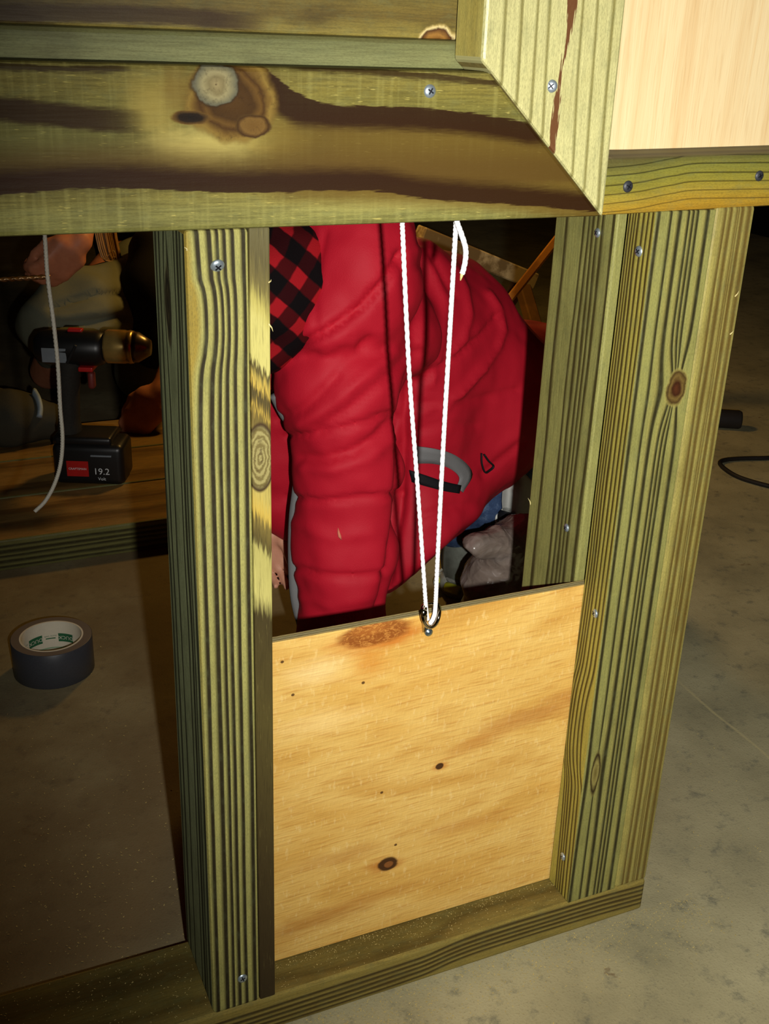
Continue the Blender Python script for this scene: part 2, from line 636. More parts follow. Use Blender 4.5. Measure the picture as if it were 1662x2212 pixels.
# right side: ripped guide board, corner stud, back stud
GL, GD = (160, 158, 96), (60, 56, 32)
gf = [(0.035, 0.03), (0.24, 0.014), (0.39, 0.03), (0.54, 0.014), (0.615, 0.014), (0.69, 0.016), (0.86, 0.03)]
stg = [(0.0, GL)]
for c, w in gf:
    stg += [(c - w - 0.03, (164, 158, 94) if c > 0.3 else GL), (c - w * 0.5, GD), (c + w * 0.5, GD), (c + w + 0.015, GL)]
stg.append((1.0, GL))
kp = onY(1462, 838, 0.0)
kp2 = onY(1283, 1672, 0.0)
M_GUIDE_F = wood('guide_front', 'z', 'x', XG0, XG1, stg, wander=0.012, streak=0.2, blotch=0.22,
                 knots=[(kp.z, kp.x, 0.0155, 0.0105, [(0.0, (96, 56, 30)), (0.35, (70, 40, 20)), (0.6, (120, 100, 54)), (0.8, (84, 66, 34)), (1.0, (160, 150, 88))], -0.16),
                        (kp2.z, kp2.x + 0.002, 0.026, 0.0052, [(0.0, (120, 108, 60)), (0.5, (150, 140, 84)), (0.8, (56, 44, 24)), (0.95, (120, 108, 62))], -0.05)], bump=0.5)
M_GUIDE_L = wood('guide_side', 'z', 'y', 0.0, 0.0345,
                 lines([(0.10, 0.03), (0.26, 0.03), (0.42, 0.03), (0.58, 0.035), (0.70, 0.03), (0.80, 0.025), (0.90, 0.025)], (182, 172, 88), (84, 70, 32), 0.025),
                 warp=[(0.03, -0.25), (0.16, -0.1), (0.23, 0.22), (0.30, 0.05), (0.40, 0.0), (0.68, 0.02)], warp_side=2, wander=0.06, streak=0.25, blotch=0.12, bump=0.45)
guide_board = board('guide_board', box(XG0, XG1 - 0.0003, 0.0, 0.0345, 0.038, ZT + 0.0018, 0.0012), [M_GUIDE_F, M_GUIDE_L, M_END, M_STUD_T], 'finely lined guide board right of the doorway with a knot')
M_CORNER_F = wood('corner_front', 'z', 'x', XG1, XR,
                  lines([(0.22, 0.02), (0.36, 0.04), (0.55, 0.03), (0.66, 0.05), (0.85, 0.04)], (170, 160, 94), (118, 100, 52), 0.06),
                  wander=0.05, streak=0.25, blotch=0.3, blotch_col=(96, 74, 34), bump=0.25, rough=0.5)
corner_stud = board('corner_stud', box(XG1, XR, 0.0, 0.089, 0.038, ZT + 0.0040, 0.0032, 3), [M_CORNER_F, M_STUD_T, M_END, M_STUD_T], 'smooth brownish corner stud at the right end')
M_BACK_L = wood('back_stud_side', 'z', 'y', 0.048, 0.134,
                lines([(0.05, 0.02), (0.21, 0.02), (0.29, 0.012), (0.36, 0.012), (0.43, 0.012), (0.52, 0.012), (0.80, 0.02)], (160, 158, 98), (78, 72, 40), 0.025),
                wander=0.05, streak=0.35, blotch=0.3, bump=0.35)
back_stud = board('back_stud', box(XG0 + 0.0006, XG1, 0.048, 0.134, 0.038, ZT + 0.0012, 0.002), [M_STUD_T, M_BACK_L, M_END, M_STUD_T], 'grey green stud behind the sliding panel')

# bottom plate
def wl_(pts, Y=0.0):
    return [(onY(a, b, Y).x, onY(a, b, Y).z) for a, b in pts]


M_PLATE_F = wood('plate_front', 'x', 'z', 0.0, 0.038,
                 lines([(0.22, 0.02), (0.36, 0.03), (0.50, 0.03), (0.64, 0.03), (0.79, 0.03)], (158, 142, 78), (84, 70, 38), 0.045),
                 warp=[(-0.3, 0.0), (0.12, -0.10), (0.25, -0.06), (0.33, 0.12), (0.40, 0.10), (0.50, 0.0)], warp_side=2, wander=0.03, streak=0.3, blotch=0.25, bump=0.4,
                 blotch_col=(90, 70, 34))
M_PLATE_T = wood('plate_top', 'x', 'y', 0.0, 0.089,
                 [(0.0, (150, 134, 76)), (0.12, (138, 120, 66)), (0.2, (112, 96, 50)), (0.3, (134, 120, 66)), (0.45, (122, 108, 58)), (0.6, (98, 84, 44)), (0.75, (104, 90, 48)), (0.86, (124, 112, 62)), (1.0, (116, 104, 60))],
                 warp=[(-0.4, 0.2), (-0.05, 0.05), (0.1, 0.0), (0.25, -0.12), (0.33, 0.10), (0.45, -0.05)], warp_side=2, wander=0.08, streak=0.3, blotch=0.35, bump=0.25)
bottom_plate = board('bottom_plate', box(-0.75, XR, 0.0, 0.0885, 0.0, 0.0378, 0.003), [M_PLATE_F, M_END, M_PLATE_T, M_END], 'low bottom plate lying on the concrete')

# top plate, seen right of the mitred trim as a slightly tilted rail
tz = lambda x: 0.678 + 0.019 * max(0.0, x - 0.3656)
RAIL_G, RAIL_Y = (150, 142, 62), (176, 146, 56)
M_RAIL = wood('rail_front', 'x', 'z', 0.678, 0.7185,
              [(0.0, (178, 142, 52)), (0.14, RAIL_Y), (0.155, (112, 88, 34)), (0.17, RAIL_Y), (0.29, (170, 148, 62)), (0.305, (100, 82, 34)), (0.32, (172, 152, 66)),
               (0.44, (160, 146, 62)), (0.455, (84, 72, 30)), (0.475, (156, 146, 64)), (0.59, (148, 142, 64)), (0.605, (72, 66, 30)), (0.63, (146, 140, 64)),
               (0.75, (138, 136, 66)), (0.77, (60, 58, 30)), (0.79, (134, 130, 66)), (0.9, (116, 114, 62)), (0.915, (54, 52, 28)), (0.93, (112, 108, 62)), (1.0, (104, 98, 58))],
              warp=[(0.33, -0.14), (0.38, -0.08), (0.42, 0.04), (0.445, 0.09), (0.47, 0.085), (0.56, 0.07)], warp_side=2, wander=0.02, streak=0.2, blotch=0.12, bump=0.4, rough=0.45)
M_RAIL_T = wood('rail_top', 'x', 'y', 0.0, 0.089, lines([(0.2, 0.05), (0.5, 0.05)], (120, 116, 66), (84, 78, 44), 0.08), bump=0.3)
top_plate = board('top_plate', prism_y([(-0.75, 0.678), (0.3656, 0.678), (0.80, tz(0.80)), (0.80, tz(0.80) + 0.0385), (0.3656, 0.7165), (-0.75, 0.7165)], 0.0, 0.089, 0.003),
                  [M_RAIL, M_END, M_RAIL_T, M_END], 'yellow green rail with wavy grain under the pale panel')

# pale plywood siding panel
def ply_pale():
    n = NT('pale_ply')
    f = n.noise(n.vec(n.m('MULTIPLY', n.x, 95.0), n.m('MULTIPLY', n.z, 3.0), 0.0), 1.0, 4.0, 0.55, 0.4)
    col = n.ramp(f, [(0.30, lin((220, 188, 136))), (0.45, lin((228, 202, 152))), (0.6, lin((232, 210, 162))), (0.75, lin((224, 192, 138)))])
    g2 = n.noise(n.vec(n.m('MULTIPLY', n.x, 700.0), n.m('MULTIPLY', n.z, 25.0), 0.0), 1.0, 3.0, 0.6)
    col = n.mix(n.m('MULTIPLY', n.smooth(g2, 0.5, 0.72), 0.30), col, lin((196, 154, 98)))
    n.bump(g2, 0.2, 0.001)
    return n.fin(col, 0.5, 0.3)


board('siding_panel', box(0.30, 0.80, 0.05, 0.061, 0.7172, 1.15, 0.0008), [ply_pale(), M_END, M_END, M_END], 'pale smooth plywood siding panel')

# mitred trim: bottom rail (beam) and stile
Yb = -TB
NB = -0.75
bz0, bz1 = 0.6839, 0.7713
bands = [
    # brown heartwood between the dark lines on the right half
    dict(pts=B([(560, 330), (700, 335), (900, 345), (1100, 365), (1290, 400)], Yb), hw=0.020, su=0.010, sd=0.012, col=(100, 80, 32), s=0.85, fade=[(B([(520, 330)], Yb)[0][0], 0.0), (B([(760, 330)], Yb)[0][0], 1.0), (0.36, 1.0)]),
    dict(pts=B([(0, 375), (200, 365), (400, 372), (560, 380), (800, 380)], Yb), hw=0.003, su=0.018, sd=0.006, col=(88, 68, 30), s=0.8),
    # lower dark line, sharp below and fading upward
    dict(pts=B([(0, 403), (100, 396), (200, 390), (320, 391), (420, 398), (560, 401), (700, 396), (800, 397), (900, 412), (1000, 421), (1100, 427), (1280, 444)], Yb),
         hw=0.0035, su=0.009, sd=0.0012, col=(50, 28, 8), s=0.95),
    # upper dark line, left and right of the knot
    dict(pts=B([(-60, 228), (0, 235), (100, 246), (200, 257), (300, 264)], Yb), hw=0.0040, su=0.004, sd=0.004, col=(54, 34, 10), s=0.93,
         fade=[(-0.2, 1.0), (B([(180, 250)], Yb)[0][0], 1.0), (B([(320, 260)], Yb)[0][0], 0.0)]),
    dict(pts=B([(500, 140), (555, 168), (600, 202), (650, 232), (700, 243), (800, 248), (900, 252), (1000, 260), (1150, 284)], Yb), hw=[(B([(500, 140)], Yb)[0][0], 0.003), (B([(570, 180)], Yb)[0][0], 0.0075), (B([(640, 230)], Yb)[0][0], 0.0065), (B([(740, 245)], Yb)[0][0], 0.0042), (B([(1150, 284)], Yb)[0][0], 0.0042)], su=0.0012, sd=0.007, col=(50, 28, 8), s=0.95,
         fade=[(B([(480, 190)], Yb)[0][0], 0.0), (B([(520, 190)], Yb)[0][0], 1.0), (0.4, 1.0)]),
    dict(pts=B([(-60, 138), (0, 142), (150, 148), (280, 146)], Yb), hw=0.0007, su=0.001, sd=0.002, col=(56, 42, 22), s=0.85, fade=[(-0.2, 1.0), (B([(240, 150)], Yb)[0][0], 1.0), (B([(285, 150)], Yb)[0][0], 0.0)]),
    dict(pts=B([(640, 142), (720, 148), (860, 158), (1070, 178)], Yb), hw=0.0009, su=0.001, sd=0.0025, col=(56, 40, 20), s=0.85, fade=[(B([(620, 150)], Yb)[0][0], 0.0), (B([(680, 150)], Yb)[0][0], 1.0), (0.4, 1.0)]),
]
def BL(px, py, rx, rz, c, st_):
    p = onY(px, py, Yb)
    return (p.x, p.z, rx, rz, c, st_)


beam_blobs = [BL(440, 318, 0.046, 0.017, (186, 172, 104), 0.85), BL(330, 230, 0.022, 0.020, (166, 148, 80), 0.6), BL(600, 300, 0.025, 0.020, (160, 140, 70), 0.5), BL(565, 205, 0.016, 0.016, (70, 48, 22), 0.75), BL(380, 190, 0.012, 0.018, (120, 98, 46), 0.6),
              BL(120, 330, 0.06, 0.016, (120, 120, 70), 0.5), BL(900, 440, 0.10, 0.006, (150, 142, 84), 0.4)]
k1 = B([(468, 180)], Yb)[0]
k2 = B([(500, 215)], Yb)[0]
k3 = B([(412, 254)], Yb)[0]
k4 = B([(548, 272)], Yb)[0]
knots = [
    (k2[0], k2[1], 0.023, 0.0205, [(0.0, (84, 60, 26)), (0.5, (74, 52, 22)), (0.68, (104, 78, 36)), (0.78, (80, 56, 24)), (0.92, (120, 96, 46)), (1.0, (134, 112, 56)), (1.12, (118, 96, 46))], 0.0),
    (k4[0], k4[1], 0.0095, 0.0058, [(0.0, (108, 82, 40)), (0.7, (116, 90, 46)), (0.95, (72, 50, 22)), (1.1, (84, 64, 30))], 0.0),
    (k3[0], k3[1], 0.0125, 0.0042, [(0.0, (30, 22, 14)), (0.5, (40, 28, 16)), (0.9, (110, 84, 40))], 0.0),
    (k1[0] - 0.0004, k1[1] - 0.0006, 0.0142, 0.0116, [(0.0, (70, 52, 34)), (0.08, (150, 138, 100)), (0.3, (128, 118, 84)), (0.5, (150, 142, 106)), (0.75, (122, 118, 92)), (0.88, (104, 102, 84)), (0.96, (58, 42, 20)), (1.0, (74, 52, 24))], 0.0),
]
M_BEAM = wood('trim_rail_front', 'x', 'z', bz0, bz1,
              [(0.0, (126, 124, 72)), (0.12, (140, 136, 80)), (0.22, (132, 124, 66)), (0.3, (104, 96, 48)), (0.5, (108, 102, 54)), (0.7, (116, 112, 60)), (0.88, (132, 122, 62)), (1.0, (124, 116, 64))],
              bands=bands, knots=knots, blobs=beam_blobs, wander=0.03, streak=0.42, blotch=0.25, fibre=0.25, bump=0.3, rough=0.6, spec=0.12, flecks=0.55, saw=0.18)
M_BEAM_T = wood('trim_rail_top', 'x', 'y', -0.04, 0.0, lines([(0.3, 0.05), (0.7, 0.05)], (140, 132, 74), (92, 80, 42), 0.1), bump=0.3)
mi0, mi1 = (0.2439, bz1), (0.3362, bz0)
trim_rail = board('trim_rail', prism_y([(NB, bz0), mi1, mi0, (NB, bz1)], Yb, -0.0004, 0.0028), [M_BEAM, M_END, M_BEAM_T, M_END], 'mitred trim board with dark bands and a pale knot')
SL, SD = (196, 192, 140), (142, 136, 86)
sf = [(0.15, 0.006), (0.265, 0.008), (0.37, 0.005), (0.46, 0.005), (0.70, 0.004), (0.80, 0.005), (0.92, 0.010)]
ck = [(onY(1238, -40, Yb).z, onY(1238, -40, Yb).x), (onY(1236, 20, Yb).z, onY(1236, 20, Yb).x), (onY(1228, 80, Yb).z, onY(1228, 80, Yb).x), (onY(1216, 140, Yb).z, onY(1216, 140, Yb).x),
      (onY(1206, 200, Yb).z, onY(1206, 200, Yb).x), (onY(1199, 260, Yb).z, onY(1199, 260, Yb).x), (onY(1194, 320, Yb).z, onY(1194, 320, Yb).x)]
cw = [(onY(1238, -40, Yb).z, 0.003), (onY(1238, 30, Yb).z, 0.0024), (onY(1228, 75, Yb).z, 0.0014), (onY(1216, 130, Yb).z, 0.0007), (onY(1208, 180, Yb).z, 0.0005), (onY(1200, 230, Yb).z, 0.0022), (onY(1194, 330, Yb).z, 0.002)]
M_STILE = wood('trim_stile_front', 'z', 'x', 0.2375, 0.3362, lines(sf, SL, SD, 0.014), wander=0.018, streak=0.2, blotch=0.2, blotch_col=(150, 140, 84), bump=0.25, rough=0.4, spec=0.4,
               warp=[(0.68, 0.04), (0.77, 0.0), (0.9, -0.03)], warp_side=2,
               bands=[dict(pts=ck, hw=cw, su=0.0008, sd=0.0008, col=(98, 54, 28), s=0.92, jag=0.006)])
M_STILE_L = wood('trim_stile_side', 'z', 'y', -0.038, 0.0, [(0.0, (206, 196, 120)), (0.3, (184, 170, 96)), (0.8, (196, 184, 108)), (1.0, (190, 178, 110))], bump=0.2)
trim_stile = board('trim_stile', prism_y([(0.2378, 1.1), (0.2378, 0.7772), (mi0[0] + 0.0006, mi0[1] + 0.0004), (mi1[0] + 0.0006, mi1[1] - 0.0004), (0.3350, 1.1)], Yb, -0.0004, 0.0022),
                   [M_STILE, M_STILE_L, M_END, M_END], 'bright mitred trim stile with a bark streak')

# boards closing the opening above, set back behind the mitred trim
M_SLAT_A = wood('slat_lower', 'x', 'z', 0.72, 0.788, [(0.0, (120, 124, 84)), (0.7, (124, 128, 86)), (0.82, (136, 138, 94)), (0.95, (122, 124, 82)), (1.0, (104, 100, 60))], streak=0.3, blotch=0.4, bump=0.3, rough=0.6, blotch_col=(72, 66, 38))
board('slat', box(-0.75, 0.2520, 0.001, 0.038, 0.7172, 0.7882, 0.003), [M_SLAT_A, M_END, M_END, M_END], 'grey green horizontal slat above the mitred rail')
kk = onY(948, 68, 0.004)
M_SLAT_B = wood('slat_upper', 'x', 'z', 0.789, 0.86, [(0.0, (150, 136, 72)), (0.08, (136, 122, 62)), (0.14, (116, 100, 50)), (0.2, (124, 108, 54)), (0.4, (126, 116, 62)), (1.0, (140, 130, 72))],
                streak=0.35, blotch=0.5, bump=0.3, blotch_col=(56, 40, 20),
                bands=[dict(pts=[(onY(a, b, 0.004).x, onY(a, b, 0.004).z) for a, b in ((-40, 28), (150, 30), (330, 34), (470, 44), (580, 52))], hw=0.0028, su=0.004, sd=0.003, col=(62, 42, 20), s=0.85, fade=[(-0.2, 0.7), (onY(430, 40, 0.004).x, 1.0), (onY(590, 40, 0.004).x, 0.0)])],
                knots=[(kk.x, kk.z - 0.006, 0.013, 0.0095, [(0.0, (96, 60, 24)), (0.5, (150, 112, 54)), (0.8, (84, 54, 24)), (0.92, (205, 190, 140)), (1.05, (190, 170, 110))], 0.0)])
board('slat', box(-0.75, 0.2520, 0.004, 0.042, 0.7882, 0.86, 0.0015), [M_SLAT_B, M_END, M_END, M_END], 'brown horizontal slat with a split knot at its end')

# ------------------------------------------------------------------ screws
M_ZINC = plain('zinc', (176, 190, 200), 0.35, 0.6, 0.75, noise=0.1, scale=400.0)
M_BLACK_SCREW = plain('black_phosphate', (58, 60, 66), 0.5, 0.5, 0.4, noise=0.1, scale=400.0)
M_SLOT = plain('screw_slot', (30, 32, 38), 0.6, 0.3, 0.5)


def screw_meshes():
    head = lathe_mesh([(0.0, -0.0016), (0.0016, -0.00155), (0.0030, -0.0012), (0.0040, -0.0004), (0.0042, 0.0002), (0.0038, 0.0010), (0.0018, 0.0030), (0.0, 0.0032)], 20, 'Y')
    bm = bmesh.new()
    for a in (0.35, 0.35 + math.pi / 2):
        r = bmesh.ops.create_cube(bm, size=1.0, matrix=Matrix.Rotation(a, 4, 'Y') @ Matrix.Diagonal((0.0042, 0.0006, 0.0009, 1)))
    bmesh.ops.translate(bm, verts=bm.verts, vec=(0, -0.00145, 0))
    return head, mesh_of(bm)


SCREW_H, SCREW_S = screw_meshes()
SCREWS = {}


def screw(parent, pos, normal, mat, r=1.0, roll=0.0, sink=0.0):
    key = mat.name
    if key not in SCREWS:
        me = join_meshes([SCREW_H, SCREW_S])
        me.materials.append(mat)
        me.materials.append(M_SLOT)
        nh = len(SCREW_H.polygons)
        for i, p in enumerate(me.polygons):
            p.material_index = 0 if i < nh else 1
            p.use_smooth = i < nh
        SCREWS[key] = me
    o = bpy.data.objects.new('screw', SCREWS[key])
    COL.objects.link(o)
    q = Vector((0, -1, 0)).rotation_difference(Vector(normal))
    o.rotation_euler = (q @ Quaternion((0, 1, 0), roll)).to_euler()
    o.scale = (r, r, r)
    o.parent = parent
    base = Vector((0, 0, 0))
    p = parent
    while p is not None:
        base += Vector(p.location)
        p = p.parent
    o.location = Vector(pos) - base - Vector(normal) * sink
    return o


screw(left_stud, onY(470, 575, 0.0), (0.05, -0.9, -0.45), M_ZINC, 1.12, 0.4)
screw(left_stud, onY(524, 2113, 0.0), (0, -1, 0.15), M_ZINC, 1.0, 0.9)
screw(trim_rail, onY(929, 197, Yb), (0, -1, 0), M_ZINC, 0.95, 0.2)
screw(trim_stile, onY(1191, 186, Yb), (-0.55, -0.9, 0), M_ZINC, 0.95, 0.5)
screw(top_plate, onY(1357, 403, 0.0), (0, -1, 0), M_BLACK_SCREW, 1.0, 0.2)
screw(top_plate, onY(1641, 380, 0.0), (0, -1, 0), M_BLACK_SCREW, 0.95, 0.7)
for px, py in ((1381, 543), (1286, 1325), (1216, 1850)):
    screw(guide_board, onX(px, py, XG0), (-1, -0.15 if py < 600 else 0.2, 0), M_ZINC, 1.0, 0.5)
for px, py in ((1224, 1140), (1291, 503)):
    screw(back_stud, onX(px, py, XG0), (-1, 0.1, 0), M_ZINC, 0.9, 0.3)


M_SPL = plain('splinter', (214, 200, 140), 0.7, 0.2)
for par, a_, b_ in ((guide_strip, (581, 700, 0.0), (590, 716, -0.004)), (guide_strip, (581, 610, 0.0), (586, 604, -0.003)), (corner_stud, (1589, 640, 0.0), (1597, 628, -0.004)),
                    (corner_stud, (1578, 722, 0.0), (1585, 714, -0.003)), (back_stud, (1147, 1090, 0.131), (1141, 1076, 0.131)), (left_stud, (404, 540, 0.0), (398, 534, -0.002))):
    p_, q_ = onY(*a_), onY(*b_)
    link('splinter', tube_mesh([p_, (p_ + q_) / 2 + Vector((0.0006, 0, 0)), q_], [0.0006, 0.0004, 0.0001], 5), M_SPL, par)
# ------------------------------------------------------------------ sliding door panel
YD0, YD1, ZD = 0.0358, 0.0452, 0.3603


def door_mat():
    n = NT('door_ply')
    yy = n.m('ADD', n.z, n.m('MULTIPLY', n.x, -0.03))
    big = n.noise(n.vec(n.m('MULTIPLY', n.x, 5.0), n.m('MULTIPLY', yy, 16.0), 0.4), 1.0, 3.0, 0.55, 0.6)
    col = n.ramp(big, [(0.28, lin((196, 146, 66))), (0.42, lin((218, 172, 86))), (0.56, lin((228, 188, 104))), (0.72, lin((206, 156, 72)))])
    g1 = n.noise(n.vec(n.m('MULTIPLY', n.x, 30.0), n.m('MULTIPLY', yy, 420.0), 0.0), 1.0, 3.0, 0.6)
    col = n.mix(n.m('MULTIPLY', n.smooth(g1, 0.48, 0.72), 0.5), col, lin((184, 122, 48)))
    g2 = n.noise(n.vec(n.m('MULTIPLY', n.x, 260.0), n.m('MULTIPLY', yy, 90.0), 3.0), 1.0, 2.0, 0.6)
    col = n.mix(n.m('MULTIPLY', n.smooth(g2, 0.56, 0.72), 0.34), col, lin((246, 216, 146)))

    def blob(px, py, rx, rz, c, s, hard=0.0, tilt=0.0):
        nonlocal col
        p = onY(px, py, YD0)
        dx = n.m('SUBTRACT', n.x, p.x)
        dz = n.m('SUBTRACT', n.m('ADD', n.z, n.m('MULTIPLY', dx, -tilt)), p.z)
        dx = n.m('MULTIPLY', dx, 1 / rx)
        dz = n.m('MULTIPLY', dz, 1 / rz)
        d = n.m('SQRT', n.m('ADD', n.m('MULTIPLY', dx, dx), n.m('MULTIPLY', dz, dz)))
        d = n.m('ADD', d, n.m('MULTIPLY', n.m('SUBTRACT', n.noise(n.vec(n.m('MULTIPLY', n.x, 40.0), n.m('MULTIPLY', n.z, 160.0), 6.0), 1.0, 3.0), 0.5), 0.9 - 0.6 * hard))
        mk = n.smooth(d, 0.85 * hard + 0.1, 1.1, s, 0.0)
        col = n.mix(mk, col, lin(c))

    blob(1150, 1545, 0.075, 0.016, (176, 108, 40), 0.62, 0.0, 0.03)
    blob(1040, 1600, 0.050, 0.012, (186, 120, 46), 0.55, 0.0, 0.15)
    blob(1230, 1500, 0.040, 0.010, (176, 108, 40), 0.5)
    blob(1010, 1780, 0.060, 0.012, (190, 130, 58), 0.45)
    blob(740, 1850, 0.060, 0.012, (184, 124, 52), 0.45)
    blob(680, 1990, 0.070, 0.014, (170, 108, 40), 0.55)
    blob(800, 1940, 0.080, 0.010, (184, 122, 50), 0.45)
    blob(700, 1560, 0.050, 0.016, (246, 212, 138), 0.5)
    blob(690, 1450, 0.035, 0.016, (248, 220, 156), 0.5)
    blob(800, 1430, 0.022, 0.022, (208, 138, 50), 0.7)
    blob(815, 1378, 0.050, 0.014, (196, 112, 36), 0.8, 0.3)
    blob(808, 1368, 0.033, 0.0120, (136, 74, 26), 0.92, 0.75, 0.05)
    blob(800, 1362, 0.020, 0.006, (170, 100, 40), 0.6, 0.4)
    blob(951, 1655, 0.010, 0.006, (190, 116, 44), 0.7, 0.2)
    blob(950, 1655, 0.0042, 0.0036, (58, 34, 16), 0.95, 0.8)
    blob(833, 1868, 0.022, 0.010, (186, 116, 44), 0.8, 0.2)
    blob(838, 1866, 0.0102, 0.0078, (62, 36, 16), 0.97, 0.85)
    blob(840, 1867, 0.0048, 0.0036, (136, 84, 40), 0.9, 0.8)
    for a, b in ((633, 1501), (785, 1475), (825, 1712), (610, 1430), (855, 1825)):
        blob(a, b, 0.0016, 0.0014, (70, 40, 18), 0.9, 0.7)
    kf = n.noise(n.vec(n.m('MULTIPLY', n.x, 160.0), n.m('MULTIPLY', n.z, 260.0), 2.0), 1.0, 4.0, 0.75, 1.5)
    kp_ = onY(805, 1370, YD0)
    kx = n.m('MULTIPLY', n.m('SUBTRACT', n.x, kp_.x), 1 / 0.034)
    kz_ = n.m('MULTIPLY', n.m('SUBTRACT', n.z, kp_.z), 1 / 0.013)
    kd_ = n.m('SQRT', n.m('ADD', n.m('MULTIPLY', kx, kx), n.m('MULTIPLY', kz_, kz_)))
    col = n.mix(n.m('MULTIPLY', n.smooth(kf, 0.46, 0.62), n.smooth(kd_, 0.7, 1.05, 0.75, 0.0)), col, lin((206, 142, 66)))
    n.bump(n.m('ADD', g1, n.m('MULTIPLY', g2, 0.8)), 0.40, 0.0014)
    return n.fin(col, 0.5, 0.3)


def ply_edge():
    n = NT('ply_edge')
    t = n.m('MULTIPLY', n.m('SUBTRACT', n.y, YD0), 1 / (YD1 - YD0))
    t = n.m('ADD', t, n.m('MULTIPLY', n.m('SUBTRACT', n.noise(n.vec(n.m('MULTIPLY', n.x, 30.0), 0.0, 0.0), 1.0, 3.0), 0.5), 0.2))
    col = n.ramp(t, [(0.0, lin((190, 162, 96))), (0.28, lin((178, 160, 108))), (0.34, lin((92, 80, 52))), (0.42, lin((150, 140, 100))), (0.62, lin((164, 152, 108))), (0.68, lin((86, 74, 48))), (0.76, lin((168, 152, 100))), (1.0, lin((150, 134, 88)))])
    f = n.noise(n.vec(n.m('MULTIPLY', n.x, 130.0), n.m('MULTIPLY', n.y, 800.0), 0.0), 1.0, 3.0, 0.7)
    col = n.mix(n.smooth(f, 0.55, 0.7, 0.0, 0.6), col, lin((84, 74, 50)))
    n.bump(f, 0.5, 0.001)
    return n.fin(col, 0.75, 0.2)


M_PLYE = ply_edge()
door = empty('sliding_door', (0.27, 0.04, 0.0378), 'knotty yellow plywood panel sliding between the posts of the doorway', 'door panel')
link('panel', box(0.1050, 0.4270, YD0, YD1, 0.0380, ZD, 0.0006), [door_mat(), M_PLYE, M_PLYE, M_PLYE], door)

M_CHROME = plain('chrome', (196, 186, 168), 0.12, 0.6, 1.0, noise=0.05, scale=90.0)
M_STEEL = plain('bright_zinc', (150, 172, 182), 0.25, 0.6, 0.9, noise=0.08, scale=300.0)
A = onY
ringp = [A(915, 1309, 0.030), A(912, 1322, 0.026), A(914, 1338, 0.024), A(921, 1351, 0.025), A(931, 1355, 0.027), A(941, 1349, 0.024), A(947, 1337, 0.023), A(950, 1321, 0.026), A(948, 1309, 0.031), A(940, 1304, 0.034), A(924, 1304, 0.034)]
ringp2 = spline(ringp + [ringp[0]], 44)[:-1]
strap = link('eye_strap', tube_mesh(ringp2, 0.0016, 10, closed=True), M_CHROME, door, 'chrome loop on the panel', smooth=True)
# broad curved saddle leg left, tab down to the screw
sad = []
for dx in (-1, 1):
    sad.append([A(918 + dx * 5 * w, y, Y) for y, w, Y in ((1312, 1.0, 0.026), (1322, 1.1, 0.0225), (1333, 1.1, 0.0230), (1344, 1.0, 0.026), (1354, 0.9, 0.031), (1366, 1.0, 0.0352))])
bm = bmesh.new()
ra = [bm.verts.new(p) for p in sad[0]]
rb = [bm.verts.new(p) for p in sad[1]]
for i in range(len(ra) - 1):
    bm.faces.new((ra[i], rb[i], rb[i + 1], ra[i + 1]))
bmesh.ops.recalc_face_normals(bm, faces=bm.faces)
bmesh.ops.solidify(bm, geom=list(bm.faces), thickness=0.0009)
link('saddle', mesh_of(bm), M_CHROME, strap, smooth=True)
hs = lathe_mesh([(0.0, -0.0038), (0.0014, -0.0037), (0.0022, -0.0031), (0.0028, -0.0024), (0.0034, -0.0022), (0.0035, -0.0006), (0.0030, 0.0), (0.0, 0.0004)], 18, 'Y')
sp = A(925, 1364, 0.0345)
hs.transform(Matrix.Translation(sp))
link('screw', hs, M_STEEL, strap, 'zinc screw head', smooth=True)

# ------------------------------------------------------------------ ropes
def rope_mat(name, c, shade):
    n = NT(name)
    f = n.noise(n.obj, 900.0, 2.0)
    return n.fin(n.mix(f, lin(shade), lin(c)), 0.6, 0.3)


M_ROPE = rope_mat('white_braid', (250, 248, 246), (226, 226, 232))
M_STRING = rope_mat('grey_cord', (150, 146, 134), (118, 112, 100))


def braid(pts, r, per_m=3200, strands=6, amp=0.16):
    L = sum((Vector(pts[i + 1]) - Vector(pts[i])).length for i in range(len(pts) - 1))
    N = max(20, int(L * per_m))
    P = spline(pts, N)
    pitch = 0.0062
    def rf(i, an):
        s = i / N * L
        a = math.sin(strands * an / 2 + 2 * math.pi * s / pitch * 2)
        b = math.sin(strands * an / 2 - 2 * math.pi * s / pitch * 2 + 1.2)
        return 1.0 - amp * 0.5 + amp * max(a, b)
    return tube_mesh(P, r, 12, rfun=rf)


rope = empty('pull_rope', A(930, 1330, 0.03), 'white braided rope looped from the beam down to the chrome loop on the panel', 'rope')
RR = 0.00165
ZR = Vector((0, 0, 0))
topz = lambda p, q: Vector(p) + (Vector(p) - Vector(q)) * ((0.6776 - p[2]) / (p[2] - q[2]))
lp = [topz(A(869, 485, 0.018), A(872, 560, 0.018)), A(870, 500, 0.018), A(884, 800, 0.022), A(903, 1060, 0.026), A(919, 1290, 0.030), A(921, 1318, 0.030), A(924, 1338, 0.031)]
link('strand', braid(lp, RR), M_ROPE, rope, smooth=True)
rp = [topz(A(985.5, 482, 0.016), A(981, 560, 0.016)), A(985, 490, 0.016), A(973, 700, 0.018), A(958, 960, 0.021), A(946, 1200, 0.025), A(941, 1310, 0.0265), A(937, 1334, 0.027), A(930, 1346, 0.030)]
link('strand', braid(rp, RR * 1.05), M_ROPE, rope, smooth=True)
tp = [topz(A(988, 481, 0.012), A(991, 500, 0.012)), A(989, 484, 0.012), A(997, 505, 0.011), A(1006, 535, 0.010), A(1006, 560, 0.010), A(1001, 585, 0.010), A(998, 592, 0.010)]
